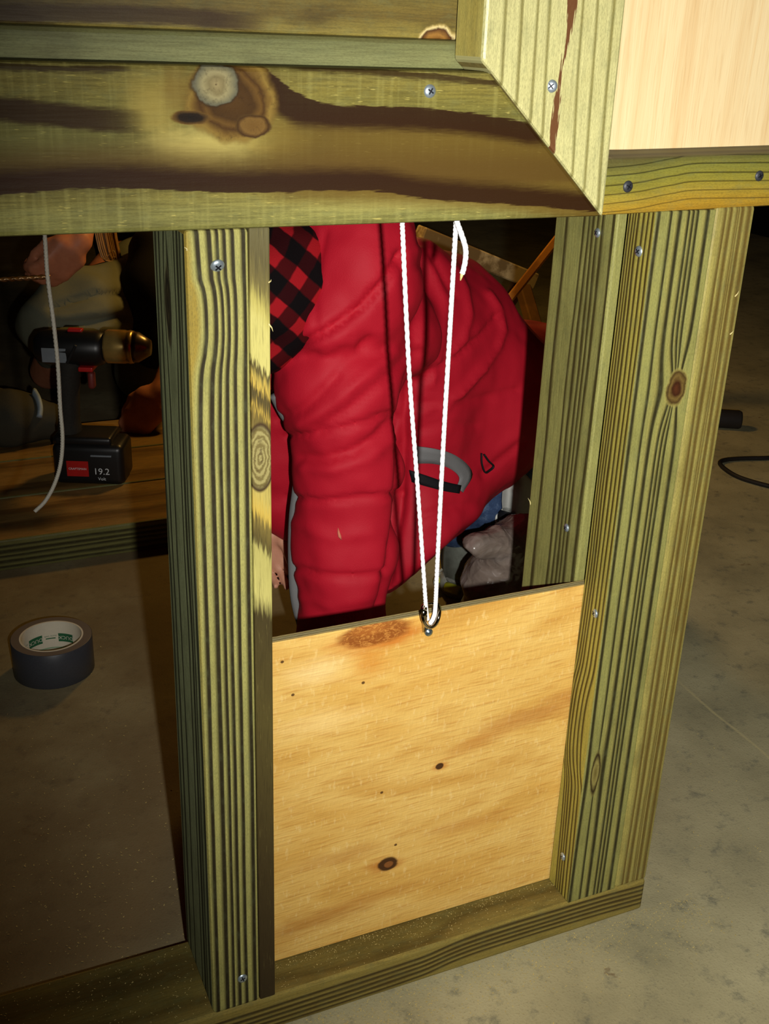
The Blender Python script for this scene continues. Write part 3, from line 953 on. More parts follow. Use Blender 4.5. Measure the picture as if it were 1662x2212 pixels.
link('rope_tail', braid(tp, RR * 1.12), M_ROPE, rope, smooth=True)
tip = tube_mesh([A(999, 589, 0.010), A(997, 598, 0.010), A(995, 606, 0.010)], [0.0015, 0.0010, 0.0004], 8)
link('melted_tip', tip, plain('melted_tip', (206, 184, 120), 0.4, 0.4), rope, 'yellowed melted rope end', smooth=True)

cp = [Vector((0.004, 0.0905, 0.700)), Vector((0.004, 0.120, 0.706)), Vector((0.0055, 0.185, 0.690)), A(97, 515, 0.20), A(103, 600, 0.20), A(116, 700, 0.20), A(125, 790, 0.20), A(130, 880, 0.20), A(135, 945, 0.20), A(131, 1000, 0.20), A(118, 1045, 0.20), A(98, 1082, 0.20), A(75, 1105, 0.20)]
cord = link('hanging_cord', braid(cp, 0.0016, 1200), M_STRING, label='grey cord hanging loose in front of the drill', cat='cord', smooth=True, origin=A(75, 1105, 0.20))

# ------------------------------------------------------------------ roll of tape
TX, TY = 0.0300, 0.6600
tape = empty('tape_roll', (TX, TY, 0.0), 'dark grey roll of duct tape with a white core on the concrete', 'tape roll')
RO, RI, TH = 0.0520, 0.0385, 0.0500


def tape_side():
    n = NT('tape_side')
    r = n.m('SQRT', n.m('ADD', n.m('MULTIPLY', n.x, n.x), n.m('MULTIPLY', n.y, n.y)))
    f = n.m('SINE', n.m('MULTIPLY', r, 9000.0))
    col = n.mix(n.smooth(f, -1.0, 1.0), lin((104, 94, 86)), lin((124, 112, 100)))
    return n.fin(col, 0.5, 0.4)


prof = [(RI + 0.0022, 0.0004), (RI + 0.003, 0.0), (RO - 0.0008, 0.0), (RO, 0.0008), (RO, TH - 0.0008), (RO - 0.0008, TH), (RI + 0.0022, TH), (RI + 0.0022, 0.0004)]
tm = lathe_mesh(prof, 72)
M_TAPE_O = plain('tape_cloth', (62, 64, 70), 0.38, 0.5, 0.0, noise=0.12, scale=500.0)
tm.materials.append(M_TAPE_O)
for p in tm.polygons:
    p.material_index = 1 if (abs(p.normal.z) > 0.9) else 0
    p.use_smooth = abs(p.normal.z) < 0.9
to = bpy.data.objects.new('tape_body', tm)
COL.objects.link(to)
tm.materials.append(tape_side())
to.parent = tape
core = lathe_mesh([(RI, -0.0), (RI + 0.0022, 0.0), (RI + 0.0022, TH + 0.0003), (RI, TH + 0.0003), (RI, 0.0)], 72)
co = bpy.data.objects.new('core', core)
COL.objects.link(co)
core.materials.append(plain('core_card', (222, 216, 196), 0.7, 0.2, noise=0.05))
co.parent = tape
co['label'] = 'white printed cardboard core'


def text_mesh(body, size):
    cu = bpy.data.curves.new('t', 'FONT')
    cu.body = body
    cu.size = size
    cu.align_x = 'CENTER'
    cu.align_y = 'CENTER'
    cu.resolution_u = 3
    o = bpy.data.objects.new('t', cu)
    COL.objects.link(o)
    dg = bpy.context.evaluated_depsgraph_get()
    me = bpy.data.meshes.new_from_object(o.evaluated_get(dg))
    bpy.data.objects.remove(o)
    bpy.data.curves.remove(cu)
    return me


def wrap_inside(me, ang, zc, r, flip=False):
    """lay a flat xy mesh on the inner wall of the core, readable from inside"""
    for v in me.vertices:
        x, y = v.co.x, v.co.y
        if flip:
            x, y = -x, -y
        a = ang - x / r
        v.co = Vector((math.cos(a) * r, math.sin(a) * r, zc + y))
    me.update()
    return me


def grid_rect(w, h, nx=12):
    bm = bmesh.new()
    vs = [[bm.verts.new((-w / 2 + w * i / nx, y, 0)) for i in range(nx + 1)] for y in (-h / 2, h / 2)]
    for i in range(nx):
        bm.faces.new((vs[0][i], vs[0][i + 1], vs[1][i + 1], vs[1][i]))
    return mesh_of(bm)


M_GREEN = plain('green_print', (46, 104, 70), 0.7, 0.2)
M_PAPER = plain('paper_print', (214, 214, 196), 0.7, 0.2)
for ang in (118, 55, 180, 0):
    a = math.radians(ang)
    g_ = link('print_block', wrap_inside(grid_rect(0.021, 0.0125), a, 0.026, RI - 0.0002), M_GREEN, None)
    g_.parent = co
    t_ = link('lettering', wrap_inside(text_mesh('DUCK', 0.0076), a, 0.026, RI - 0.0004, True), M_PAPER, None)
    t_.parent = co
for ang in (86, 150):
    a = math.radians(ang)
    t_ = link('lettering', wrap_inside(text_mesh('DUCK TAPE', 0.0030), a, 0.029, RI - 0.0003, True), M_GREEN, None)
    t_.parent = co
    g_ = link('print_bar', wrap_inside(grid_rect(0.013, 0.0016), a, 0.0252, RI - 0.0002), M_GREEN, None)
    g_.parent = co
g_ = link('print_ring', wrap_inside(grid_rect(2 * math.pi * (RI - 0.0003), 0.0022, 60), 0, 0.0105, RI - 0.0003), plain('pale_green_print', (150, 176, 146), 0.7, 0.2), None)
g_.parent = co

# ------------------------------------------------------------------ low platform behind
M_PLAT_T = wood('platform_top', 'x', 'y', 0.98, 1.5, lines([(0.1, 0.01), (0.22, 0.01), (0.4, 0.012), (0.62, 0.01), (0.8, 0.01)], (170, 138, 84), (128, 98, 56), 0.05), wander=0.05, streak=0.3, blotch=0.3, bump=0.2)
M_PLAT_F = wood('platform_front', 'x', 'z', 0.0, 0.052, lines([(0.12, 0.03), (0.3, 0.04), (0.48, 0.03), (0.62, 0.05), (0.8, 0.03)], (128, 126, 76), (66, 62, 34), 0.05), wander=0.05, bump=0.3)
platform = empty('low_platform', (-0.15, 1.24, 0.0), 'low wide wooden platform the drill stands on', 'platform')
for i, (a, b) in enumerate(((0.980, 1.152), (1.155, 1.327), (1.330, 1.502))):
    link('plank', box(-0.95, 0.46, a, b, 0.0, 0.052, 0.003), [M_PLAT_F, M_END, M_PLAT_T, M_END], platform)
# ------------------------------------------------------------------ implicit modelling for bodies and cloth
def _hash(ix, iy, iz, seed):
    h = (ix * 374761393 + iy * 668265263 + iz * 2147483647 + seed * 1274126177) & 0xFFFFFFFF
    h = ((h ^ (h >> 13)) * 1274126177) & 0xFFFFFFFF
    return ((h ^ (h >> 16)) & 0xFFFF) / 65535.0


def vnoise(P, scale, seed=0):
    q = P * scale
    i = np.floor(q).astype(np.int64)
    f = q - i
    f = f * f * (3 - 2 * f)
    r = 0
    for dx in (0, 1):
        for dy in (0, 1):
            for dz in (0, 1):
                w = (f[..., 0] if dx else 1 - f[..., 0]) * (f[..., 1] if dy else 1 - f[..., 1]) * (f[..., 2] if dz else 1 - f[..., 2])
                r = r + w * _hash(i[..., 0] + dx, i[..., 1] + dy, i[..., 2] + dz, seed)
    return r - 0.5


def sd_ell(P, c, r, R=None):
    d = P - np.array(c)
    if R is not None:
        d = d @ R
    r = np.array(r)
    k0 = np.linalg.norm(d / r, axis=-1)
    k1 = np.linalg.norm(d / (r * r), axis=-1)
    return k0 * (k0 - 1.0) / np.maximum(k1, 1e-9)


def sd_cap(P, a, b, ra, rb):
    a, b = np.array(a), np.array(b)
    ab = b - a
    t = np.clip(((P - a) @ ab) / (ab @ ab), 0, 1)
    return np.linalg.norm(P - (a + t[..., None] * ab), axis=-1) - (ra + (rb - ra) * t)


def smin(a, b, k):
    h = np.clip(0.5 + 0.5 * (b - a) / k, 0, 1)
    return b + (a - b) * h - k * h * (1 - h)


def smax(a, b, k):
    return -smin(-a, -b, k)


def sd_plane(P, p, n):
    n = np.array(n, dtype=float)
    n /= np.linalg.norm(n)
    return (P - np.array(p)) @ n


def chain(P, pts, rad, k=0.01):
    d = None
    for i in range(len(pts) - 1):
        c = sd_cap(P, pts[i], pts[i + 1], rad[i], rad[i + 1])
        d = c if d is None else smin(d, c, k)
    return d


def nets(f, lo, hi, h):
    lo, hi = np.array(lo), np.array(hi)
    n = np.ceil((hi - lo) / h).astype(int) + 1
    ax = [lo[i] + h * np.arange(n[i]) for i in range(3)]
    G = np.stack(np.meshgrid(*ax, indexing='ij'), -1)
    # coarse pass first; only cells near the surface are evaluated finely
    st_ = 4
    cx_ = [lo[i] + h * st_ * np.arange(int(np.ceil(n[i] / st_)) + 1) for i in range(3)]
    Vc = f(np.stack(np.meshgrid(*cx_, indexing='ij'), -1))
    up_ = [np.minimum((np.arange(n[i]) + st_ // 2) // st_, len(cx_[i]) - 1) for i in range(3)]
    V = Vc[np.ix_(*up_)].copy()
    near = np.abs(V) < h * st_ * 2.0
    V[near] = f(G[near])
    ins = V < 0
    c = np.zeros(tuple(n - 1), int)
    acc = np.zeros(tuple(n - 1) + (3,))
    cnt = np.zeros(tuple(n - 1))
    corners = [(a, b, d) for a in (0, 1) for b in (0, 1) for d in (0, 1)]

    def sl(a, b, d):
        return (slice(a, n[0] - 1 + a), slice(b, n[1] - 1 + b), slice(d, n[2] - 1 + d))
    for k in corners:
        c += ins[sl(*k)]
    for k in corners:
        for axis in range(3):
            if k[axis]:
                continue
            k2 = list(k)
            k2[axis] = 1
            va, vb = V[sl(*k)], V[sl(*k2)]
            cr = (va < 0) != (vb < 0)
            t = np.where(cr, va / np.where(va == vb, 1, va - vb), 0)
            p = np.zeros(acc.shape)
            for j in range(3):
                p[..., j] = k[j]
            p[..., axis] = t
            acc += np.where(cr[..., None], p, 0)
            cnt += cr
    act = (c > 0) & (c < 8)
    idx = -np.ones(act.shape, int)
    idx[act] = np.arange(act.sum())
    cell = np.argwhere(act)
    verts = lo + h * (cell + acc[act] / cnt[act][:, None])
    faces = []
    for axis in range(3):
        o1, o2 = [(1, 2), (2, 0), (0, 1)][axis]
        s0 = [slice(0, n[i]) for i in range(3)]
        a = [slice(1, n[i] - 1) for i in range(3)]
        a[axis] = slice(0, n[axis] - 1)
        b = list(a)
        b[axis] = slice(1, n[axis])
        A_, B_ = ins[tuple(a)], ins[tuple(b)]
        e = np.argwhere(A_ != B_)
        if not len(e):
            continue
        sg = A_[A_ != B_]
        base = e.copy()
        for i in range(3):
            if i != axis:
                base[:, i] += 1
        def cid(d1, d2):
            q = base.copy()
            q[:, o1] -= d1
            q[:, o2] -= d2
            return idx[q[:, 0], q[:, 1], q[:, 2]]
        q = np.stack([cid(1, 1), cid(0, 1), cid(0, 0), cid(1, 0)], 1)
        q[~sg] = q[~sg][:, ::-1]
        faces.append(q)
    faces = np.concatenate(faces)
    faces = faces[(faces >= 0).all(1)]
    return verts, faces


def np_mesh(verts, faces):
    me = bpy.data.meshes.new('n')
    me.from_pydata(verts.tolist(), [], faces.tolist())
    me.update()
    return me


def relax(verts, faces, it=2, lam=0.5):
    for _ in range(it):
        s = np.zeros_like(verts)
        c = np.zeros(len(verts))
        for k in range(4):
            a, b = faces[:, k], faces[:, (k + 1) % 4]
            np.add.at(s, a, verts[b])
            np.add.at(s, b, verts[a])
            np.add.at(c, a, 1)
            np.add.at(c, b, 1)
        verts = verts + lam * (s / np.maximum(c, 1)[:, None] - verts)
    return verts


def vnormals(verts, faces):
    n = np.cross(verts[faces[:, 2]] - verts[faces[:, 0]], verts[faces[:, 3]] - verts[faces[:, 1]])
    out = np.zeros_like(verts)
    for k in range(4):
        np.add.at(out, faces[:, k], n)
    return out / np.maximum(np.linalg.norm(out, axis=1), 1e-12)[:, None]


CAMn, RTn, DNn, FWn = (np.array(v) for v in (CAM, RT, DN, FW))


def to_px(P):
    d = P - CAMn
    w = d @ FWn
    return np.stack([CX + F_PX * (d @ RTn) / w, CY + F_PX * (d @ DNn) / w], -1)


def seg_dist(q, pts):
    best = np.full(len(q), 1e9)
    for i in range(len(pts) - 1):
        a, b = np.array(pts[i], float), np.array(pts[i + 1], float)
        ab = b - a
        t = np.clip(((q - a) @ ab) / (ab @ ab), 0, 1)
        best = np.minimum(best, np.linalg.norm(q - (a + t[:, None] * ab), axis=1))
    return best


def Pn(px, py, Y):
    return np.array(onY(px, py, Y))


# ------------------------------------------------------------------ person in the red jacket
p1 = empty('person', Pn(900, 1100, 0.55) * np.array([1, 1, 0]), 'person crouching behind the doorway in a hooded red padded jacket and jeans', 'person')


def cloth(name, c, c2, rough=0.65, sheen=0.0, scale=900.0, bump=0.25):
    n = NT(name)
    a = n.noise(n.obj, scale, 2.0, 0.6)
    b = n.noise(n.obj, 14.0, 4.0, 0.6)
    col = n.mix(n.m('MULTIPLY_ADD', b, 0.7, n.m('MULTIPLY', a, 0.3)), lin(c2), lin(c))
    n.bump(n.m('ADD', a, n.m('MULTIPLY', b, 2.0)), bump, 0.001)
    return n.fin(col, rough, 0.25)


M_RED = cloth('red_nylon', (196, 26, 48), (166, 14, 34))
M_GREYTRIM = cloth('grey_trim', (128, 128, 128), (104, 104, 106))
M_BLACKTRIM = cloth('black_trim', (24, 24, 28), (16, 16, 18))


def plaid():
    n = NT('plaid_fleece')
    a = n.m('ADD', n.m('MULTIPLY', n.z, 1.0), n.m('MULTIPLY', n.x, 0.9))
    b = n.m('ADD', n.m('MULTIPLY', n.z, 1.0), n.m('MULTIPLY', n.x, -1.1))
    w = n.m('MULTIPLY', n.m('SUBTRACT', n.noise(n.obj, 60.0, 2.0), 0.5), 0.9)
    s1 = n.m('SINE', n.m('ADD', n.m('MULTIPLY', a, 135.0), w))
    s2 = n.m('SINE', n.m('ADD', n.m('MULTIPLY', b, 135.0), w))
    f1 = n.smooth(s1, -0.05, 0.35)
    f2 = n.smooth(s2, -0.05, 0.35)
    col = n.mix(f1, lin((14, 10, 12)), lin((70, 10, 14)))
    col = n.mix(n.m('MULTIPLY', f1, f2), col, lin((160, 24, 32)))
    col = n.mix(n.m('MULTIPLY', n.m('SUBTRACT', 1.0, f1), f2), col, lin((46, 8, 12)))
    n.bump(n.noise(n.obj, 700.0, 2.0), 0.4, 0.001)
    return n.fin(col, 0.9, 0.1)


def unit0(v):
    return v / np.linalg.norm(v)


H1, H2 = Pn(1112, 1045, 0.52), Pn(805, 1318, 0.46)
hem_n = np.cross(H2 - H1, unit0(np.array(ray(955, 1185))))
if hem_n @ np.array([0.3, 0, -1.0]) < 0:
    hem_n = -hem_n
hood_c, cav_c = Pn(752, 590, 0.405), Pn(560, 625, 0.330)


def jacket_sdf(P):
    # torso: rounded back arching to the right, cut off along the hem
    T = sd_ell(P, Pn(925, 740, 0.585), (0.115, 0.115, 0.118))
    T = smin(T, sd_ell(P, Pn(1010, 870, 0.595), (0.125, 0.125, 0.130)), 0.05)
    T = smin(T, sd_ell(P, Pn(1130, 880, 0.66), (0.13, 0.13, 0.125)), 0.05)
    T = smin(T, sd_ell(P, Pn(905, 1080, 0.54), (0.085, 0.10, 0.125)), 0.05)
    T = smin(T, sd_ell(P, Pn(870, 1200, 0.50), (0.075, 0.09, 0.15)), 0.04)
    T = smin(T, sd_ell(P, Pn(870, 850, 0.53), (0.08, 0.10, 0.11)), 0.05)
    T = smin(T, sd_ell(P, Pn(885, 680, 0.525), (0.065, 0.075, 0.095)), 0.045)
    T = smax(T, sd_plane(P, H1, hem_n), 0.008)
    # front panel / far sleeve
    Fp = chain(P, [Pn(640, 800, 0.50), Pn(600, 960, 0.52), Pn(612, 1080, 0.52), Pn(640, 1175, 0.51)], [0.06, 0.050, 0.040, 0.008], 0.02)
    T = smin(T, Fp, 0.02)
    # near arm: shoulder cap and padded sleeve
    S = sd_ell(P, Pn(735, 805, 0.385), (0.066, 0.068, 0.070))
    S = smin(S, sd_ell(P, Pn(830, 720, 0.43), (0.06, 0.07, 0.06)), 0.04)
    S = smin(S, chain(P, [Pn(738, 830, 0.372), Pn(757, 1000, 0.366), Pn(748, 1190, 0.362), Pn(736, 1380, 0.360), Pn(720, 1560, 0.36)], [0.062, 0.0575, 0.0550, 0.049, 0.038], 0.02), 0.03)
    D = smin(T, S, 0.045)
    # hood lying over the neck, open to the left
    H = sd_ell(P, hood_c, (0.070, 0.098, 0.105))
    H = smin(H, sd_ell(P, Pn(700, 690, 0.375), (0.050, 0.06, 0.040)), 0.025)
    H = smax(H, -sd_ell(P, cav_c, (0.056, 0.105, 0.066)), 0.006)
    D = smin(D, H, 0.006)
    return D


lo = np.minimum.reduce([Pn(560, 1200, 0.3), Pn(560, 1500, 0.3)]) - 0.02
vj, fj = nets(jacket_sdf, (0.20, 0.25, 0.08), (0.96, 0.82, 0.72), 0.0045)
vj = relax(vj, fj, 1)
# folds and seams pressed into the cloth: (polyline, depth m, width)
FOLDS = [
    ([(585, 778), (640, 748), (700, 718), (780, 664), (832, 606), (872, 545)], -0.0100, 8),
    ([(585, 795), (660, 758), (720, 730), (770, 712)], 0.0030, 9),
    ([(622, 942), (680, 938), (724, 928), (790, 912), (850, 892)], -0.0055, 6),
    ([(625, 1072), (690, 1083), (760, 1080), (830, 1072), (872, 1066)], -0.0055, 6),
    ([(628, 1226), (690, 1243), (777, 1248), (842, 1236)], -0.0055, 6),
    ([(655, 640), (672, 560), (668, 500)], -0.003, 8),
    ([(685, 720), (680, 640), (690, 560), (700, 500)], -0.0025, 8),
    ([(600, 905), (660, 880), (720, 820), (765, 770), (800, 735)], -0.0050, 10),
    ([(650, 915), (720, 872), (790, 812), (850, 760)], 0.0045, 12),
    ([(690, 925), (760, 880), (830, 820), (872, 780)], -0.0045, 9),
    ([(648, 990), (700, 992), (760, 975), (815, 945), (855, 905)], -0.0060, 10),
    ([(655, 1010), (720, 1015), (800, 990), (850, 950)], 0.0035, 12),
    ([(700, 760), (730, 740), (765, 735), (770, 765), (740, 800)], 0.0030, 9),
    ([(905, 760), (886, 820), (872, 900), (871, 1000), (862, 1110), (842, 1230), (818, 1340)], -0.0100, 11),
    ([(905, 540), (940, 590), (962, 650), (955, 740), (930, 830)], 0.0035, 9),
    ([(930, 550), (960, 600), (985, 640)], -0.0030, 8),
    ([(870, 560), (885, 660), (890, 760)], -0.0045, 11),
    ([(905, 590), (915, 680), (910, 770)], 0.0030, 9),
    ([(985, 575), (1005, 625), (1012, 680), (1000, 735), (975, 765)], 0.0040, 7),
    ([(1055, 635), (1082, 675), (1090, 715), (1075, 755), (1045, 790), (1005, 840), (960, 885)], 0.0050, 7),
    ([(1080, 678), (1030, 730), (980, 770), (930, 800), (900, 830)], -0.0055, 7),
    ([(1060, 690), (1000, 745), (950, 780)], 0.0030, 8),
    ([(905, 870), (960, 872), (1040, 862), (1120, 842)], -0.0035, 7),
    ([(905, 900), (940, 880), (990, 850), (1040, 800)], 0.0030, 8),
    ([(900, 930), (960, 915), (1030, 920)], -0.0030, 8),
    ([(1045, 1025), (1090, 985), (1130, 955)], -0.0045, 8),
    ([(900, 1120), (960, 1100), (1040, 1085)], -0.0030, 8),
    ([(640, 1130), (720, 1165), (800, 1150)], 0.0025, 14),
    ([(650, 1290), (720, 1310), (790, 1290)], 0.0025, 12),
]
nj = vnormals(vj, fj)
pj = to_px(vj)
dj = np.zeros(len(vj))
for pl, a, w in FOLDS:
    dj += a * np.exp(-(seg_dist(pj, pl) / w) ** 2)
wr = vnoise(vj * np.array([1.0, 1.0, 1.0]), 26.0, 3) * 0.006 + vnoise(vj, 60.0, 5) * 0.0022
vj = vj + nj * (dj + wr)[:, None]
vj = relax(vj, fj, 1, 0.35)
jacket = link('jacket', np_mesh(vj, fj), M_RED, p1, 'red padded jacket with hood', smooth=True)

from mathutils.bvhtree import BVHTree
jb = BVHTree.FromPolygons([tuple(v) for v in vj], [tuple(f) for f in fj.tolist()])


def stick(px, py, off, bvh=jb, default=0.5):
    d = ray(px, py).normalized()
    h = bvh.ray_cast(CAM, d)
    if h[0] is None:
        return onY(px, py, default)
    return h[0] + h[1] * off if h[1].dot(d) < 0 else h[0] - h[1] * off


def patch(name, upper, lower, n, mat, off=0.0012, thick=0.0012, parent=None, label=None, rows_=3):
    U = spline([(a, b, 0) for a, b in upper], n)
    W = spline([(a, b, 0) for a, b in lower], n)
    bm = bmesh.new()
    g = []
    for r in range(rows_ + 1):
        t = r / rows_
        g.append([bm.verts.new(stick(*(U[i].lerp(W[i], t))[:2], off)) for i in range(n)])
    for r in range(rows_):
        for i in range(n - 1):
            bm.faces.new((g[r][i], g[r][i + 1], g[r + 1][i + 1], g[r + 1][i]))
    bmesh.ops.recalc_face_normals(bm, faces=bm.faces)
    bmesh.ops.solidify(bm, geom=list(bm.faces), thickness=thick)
    return link(name, mesh_of(bm), mat, parent, label, smooth=True)


pk = patch('pocket_trim', [(898, 962), (940, 968), (985, 984), (1018, 1022), (998, 1064)], [(898, 1000), (935, 1000), (968, 1010), (990, 1030), (985, 1052)], 22, M_GREYTRIM, parent=jacket, label='grey pocket trim')
patch('pocket_opening', [(886, 1014), (920, 1026), (960, 1040), (994, 1048)], [(890, 1040), (920, 1050), (955, 1060), (990, 1066)], 16, M_BLACKTRIM, 0.0016, parent=jacket, label='black pocket edge')
loop = [stick(1038, 978, 0.002), stick(1036, 1000, 0.004), stick(1040, 1016, 0.006), stick(1050, 1016, 0.006), stick(1061, 1004, 0.005), stick(1052, 994, 0.004), stick(1043, 980, 0.003)]
link('tab_loop', tube_mesh(spline(loop, 26), 0.0019, 8, flat=0.6), M_BLACKTRIM, jacket, 'black cord loop', smooth=True)
# grey piping down the inner side of the near sleeve
pip = [Pn(596, 850, 0.39), Pn(616, 890, 0.392), Pn(641, 932, 0.392), Pn(650, 1005, 0.392), Pn(645, 1060, 0.39), Pn(638, 1120, 0.39), Pn(636, 1200, 0.388), Pn(641, 1290, 0.386), Pn(658, 1360, 0.384)]
link('sleeve_piping', tube_mesh(spline(pip, 60), 0.0075, 10), M_GREYTRIM, jacket, 'grey sleeve piping', smooth=True)
# torn spot on the sleeve
link('tear', tube_mesh([stick(731, 1140, 0.0005), stick(733, 1150, 0.0018), stick(735, 1158, 0.0018), stick(738, 1166, 0.0005)], [0.0003, 0.0014, 0.0018, 0.0003], 8), plain('tear_lining', (206, 120, 96), 0.8), jacket, 'small pale tear', smooth=True)


def lining_sdf(P):
    D = sd_ell(P, Pn(575, 625, 0.405), (0.075, 0.075, 0.082))
    return D


vl, fl_ = nets(lining_sdf, (0.10, 0.30, 0.42), (0.36, 0.50, 0.70), 0.006)
nl = vnormals(vl, fl_)
vl = vl + nl * (vnoise(vl, 30.0, 9) * 0.016)[:, None]
link('hood_lining', np_mesh(vl, fl_), plaid(), p1, 'red and black plaid fleece lining', smooth=True)


def skin(name, c, c2):
    n = NT(name)
    a = n.noise(n.obj, 60.0, 4.0, 0.6)
    b = n.noise(n.obj, 900.0, 2.0, 0.6)
    col = n.mix(a, lin(c2), lin(c))
    n.bump(b, 0.2, 0.0006)
    m_ = n.fin(col, 0.5, 0.35)
    n.b.inputs['Subsurface Weight'].default_value = 0.1
    n.b.inputs['Subsurface Radius'].default_value = (0.006, 0.002, 0.001)
    return m_


M_SKIN = skin('skin', (214, 160, 130), (186, 124, 98))


def fingers(P, wrist, dirv, side, up, L=0.075, curl=0.5, k=0.004, r0=0.0085, spread=0.0165):
    """palm and five jointed fingers. dirv: knuckle direction, side: towards the little finger, up: back of hand"""
    w, d, s, u = (np.array(a, float) for a in (wrist, dirv, side, up))
    D = sd_cap(P, w, w + d * 0.02, 0.021, 0.024)
    pal = [w + d * 0.03 + s * x for x in (-0.024, -0.008, 0.008, 0.022)]
    knu = [w + d * (0.078 - 0.004 * abs(i - 1.2)) + s * (i - 1.5) * spread for i in range(4)]
    for a, b in zip(pal, knu):
        D = smin(D, sd_cap(P, a, b, 0.0155, 0.0105), 0.010)
    D = smin(D, sd_cap(P, pal[0], pal[3], 0.015, 0.014), 0.01)
    for i, kn in enumerate(knu):
        ln = L * (0.88, 1.0, 0.93, 0.74)[i]
        p = kn
        seg = (0.46, 0.31, 0.23)
        an = 0.0
        for j, sg in enumerate(seg):
            an += curl * (0.75 if j == 0 else 1.0)
            q = p + (d * math.cos(an) - u * math.sin(an)) * ln * sg
            D = smin(D, sd_cap(P, p, q, r0 * (1 - 0.08 * j), r0 * (0.94 - 0.10 * j)), k * 0.6)
            p = q
    t0 = w + d * 0.018 - s * 0.022
    t1 = t0 + d * 0.030 - s * 0.016 - u * 0.012
    t2 = t1 + d * 0.026 + s * 0.002 - u * 0.012
    t3 = t2 + d * 0.022 + s * 0.008 - u * 0.008
    for a, b, ra, rb in ((t0, t1, 0.0140, 0.0112), (t1, t2, 0.0108, 0.0098), (t2, t3, 0.0098, 0.0078)):
        D = smin(D, sd_cap(P, a, b, ra, rb), 0.005)
    return D


def unit(v):
    v = np.array(v, float)
    return v / np.linalg.norm(v)


# body: head in the hood, trunk, both arms, legs folded under, right hand on the ground left of the sleeve
hw = Pn(552, 1150, 0.545)
hd = unit(RTn * 0.62 + DNn * 0.78)
hs_ = unit(RTn * -0.78 + DNn * 0.62 + FWn * 0.25)
hs_ = unit(hs_ - hd * (hs_ @ hd))
hu = unit(np.cross(hd, hs_))


def body1(P):
    D = sd_ell(P, Pn(700, 600, 0.44), (0.045, 0.060, 0.070))
    D = smin(D, chain(P, [Pn(730, 640, 0.46), Pn(930, 780, 0.60), Pn(1060, 930, 0.64)], [0.04, 0.055, 0.06], 0.03), 0.03)
    D = smin(D, chain(P, [Pn(760, 800, 0.40), Pn(745, 1100, 0.366), Pn(725, 1540, 0.36)], [0.035, 0.030, 0.022], 0.02), 0.03)
    D = smin(D, chain(P, [Pn(690, 820, 0.50), Pn(610, 980, 0.53), hw], [0.032, 0.026, 0.021], 0.02), 0.03)
    return smin(D, fingers((P - hw) / 0.62 + hw, hw, hd, hs_, hu, L=0.070, curl=0.38, spread=0.0185) * 0.62, 0.006)


vb, fb = nets(body1, (0.18, 0.30, 0.04), (0.80, 0.76, 0.68), 0.0036)
vb = relax(vb, fb, 1, 0.4)
link('body', np_mesh(vb, fb), M_SKIN, p1, 'bare hand reaching down', smooth=True)


def denim():
    n = NT('denim')
    a = n.noise(n.obj, 700.0, 2.0, 0.6)
    b = n.noise(n.obj, 34.0, 4.0, 0.7)
    col = n.ramp(b, [(0.3, lin((36, 52, 84))), (0.5, lin((64, 86, 122))), (0.62, lin((108, 130, 160))), (0.75, lin((60, 80, 116)))])
    col = n.mix(n.m('MULTIPLY', a, 0.4), col, lin((40, 50, 74)))
    n.bump(n.m('ADD', a, b), 0.5, 0.001)
    return n.fin(col, 0.85, 0.15)


def jeans(P):
    D = chain(P, [Pn(1150, 930, 0.66), Pn(1035, 1050, 0.66), Pn(998, 1112, 0.68), Pn(1015, 1140, 0.70)], [0.09, 0.066, 0.046, 0.040], 0.03)
    D = smin(D, chain(P, [Pn(1180, 950, 0.72), Pn(1065, 1085, 0.78), Pn(1050, 1110, 0.82)], [0.08, 0.036, 0.028], 0.03), 0.02)
    return D + vnoise(P, 45.0, 4) * 0.010


vq, fq = nets(jeans, (0.50, 0.52, 0.06), (1.02, 0.90, 0.52), 0.006)
link('jeans', np_mesh(vq, fq), denim(), p1, 'faded blue denim legs', smooth=True)


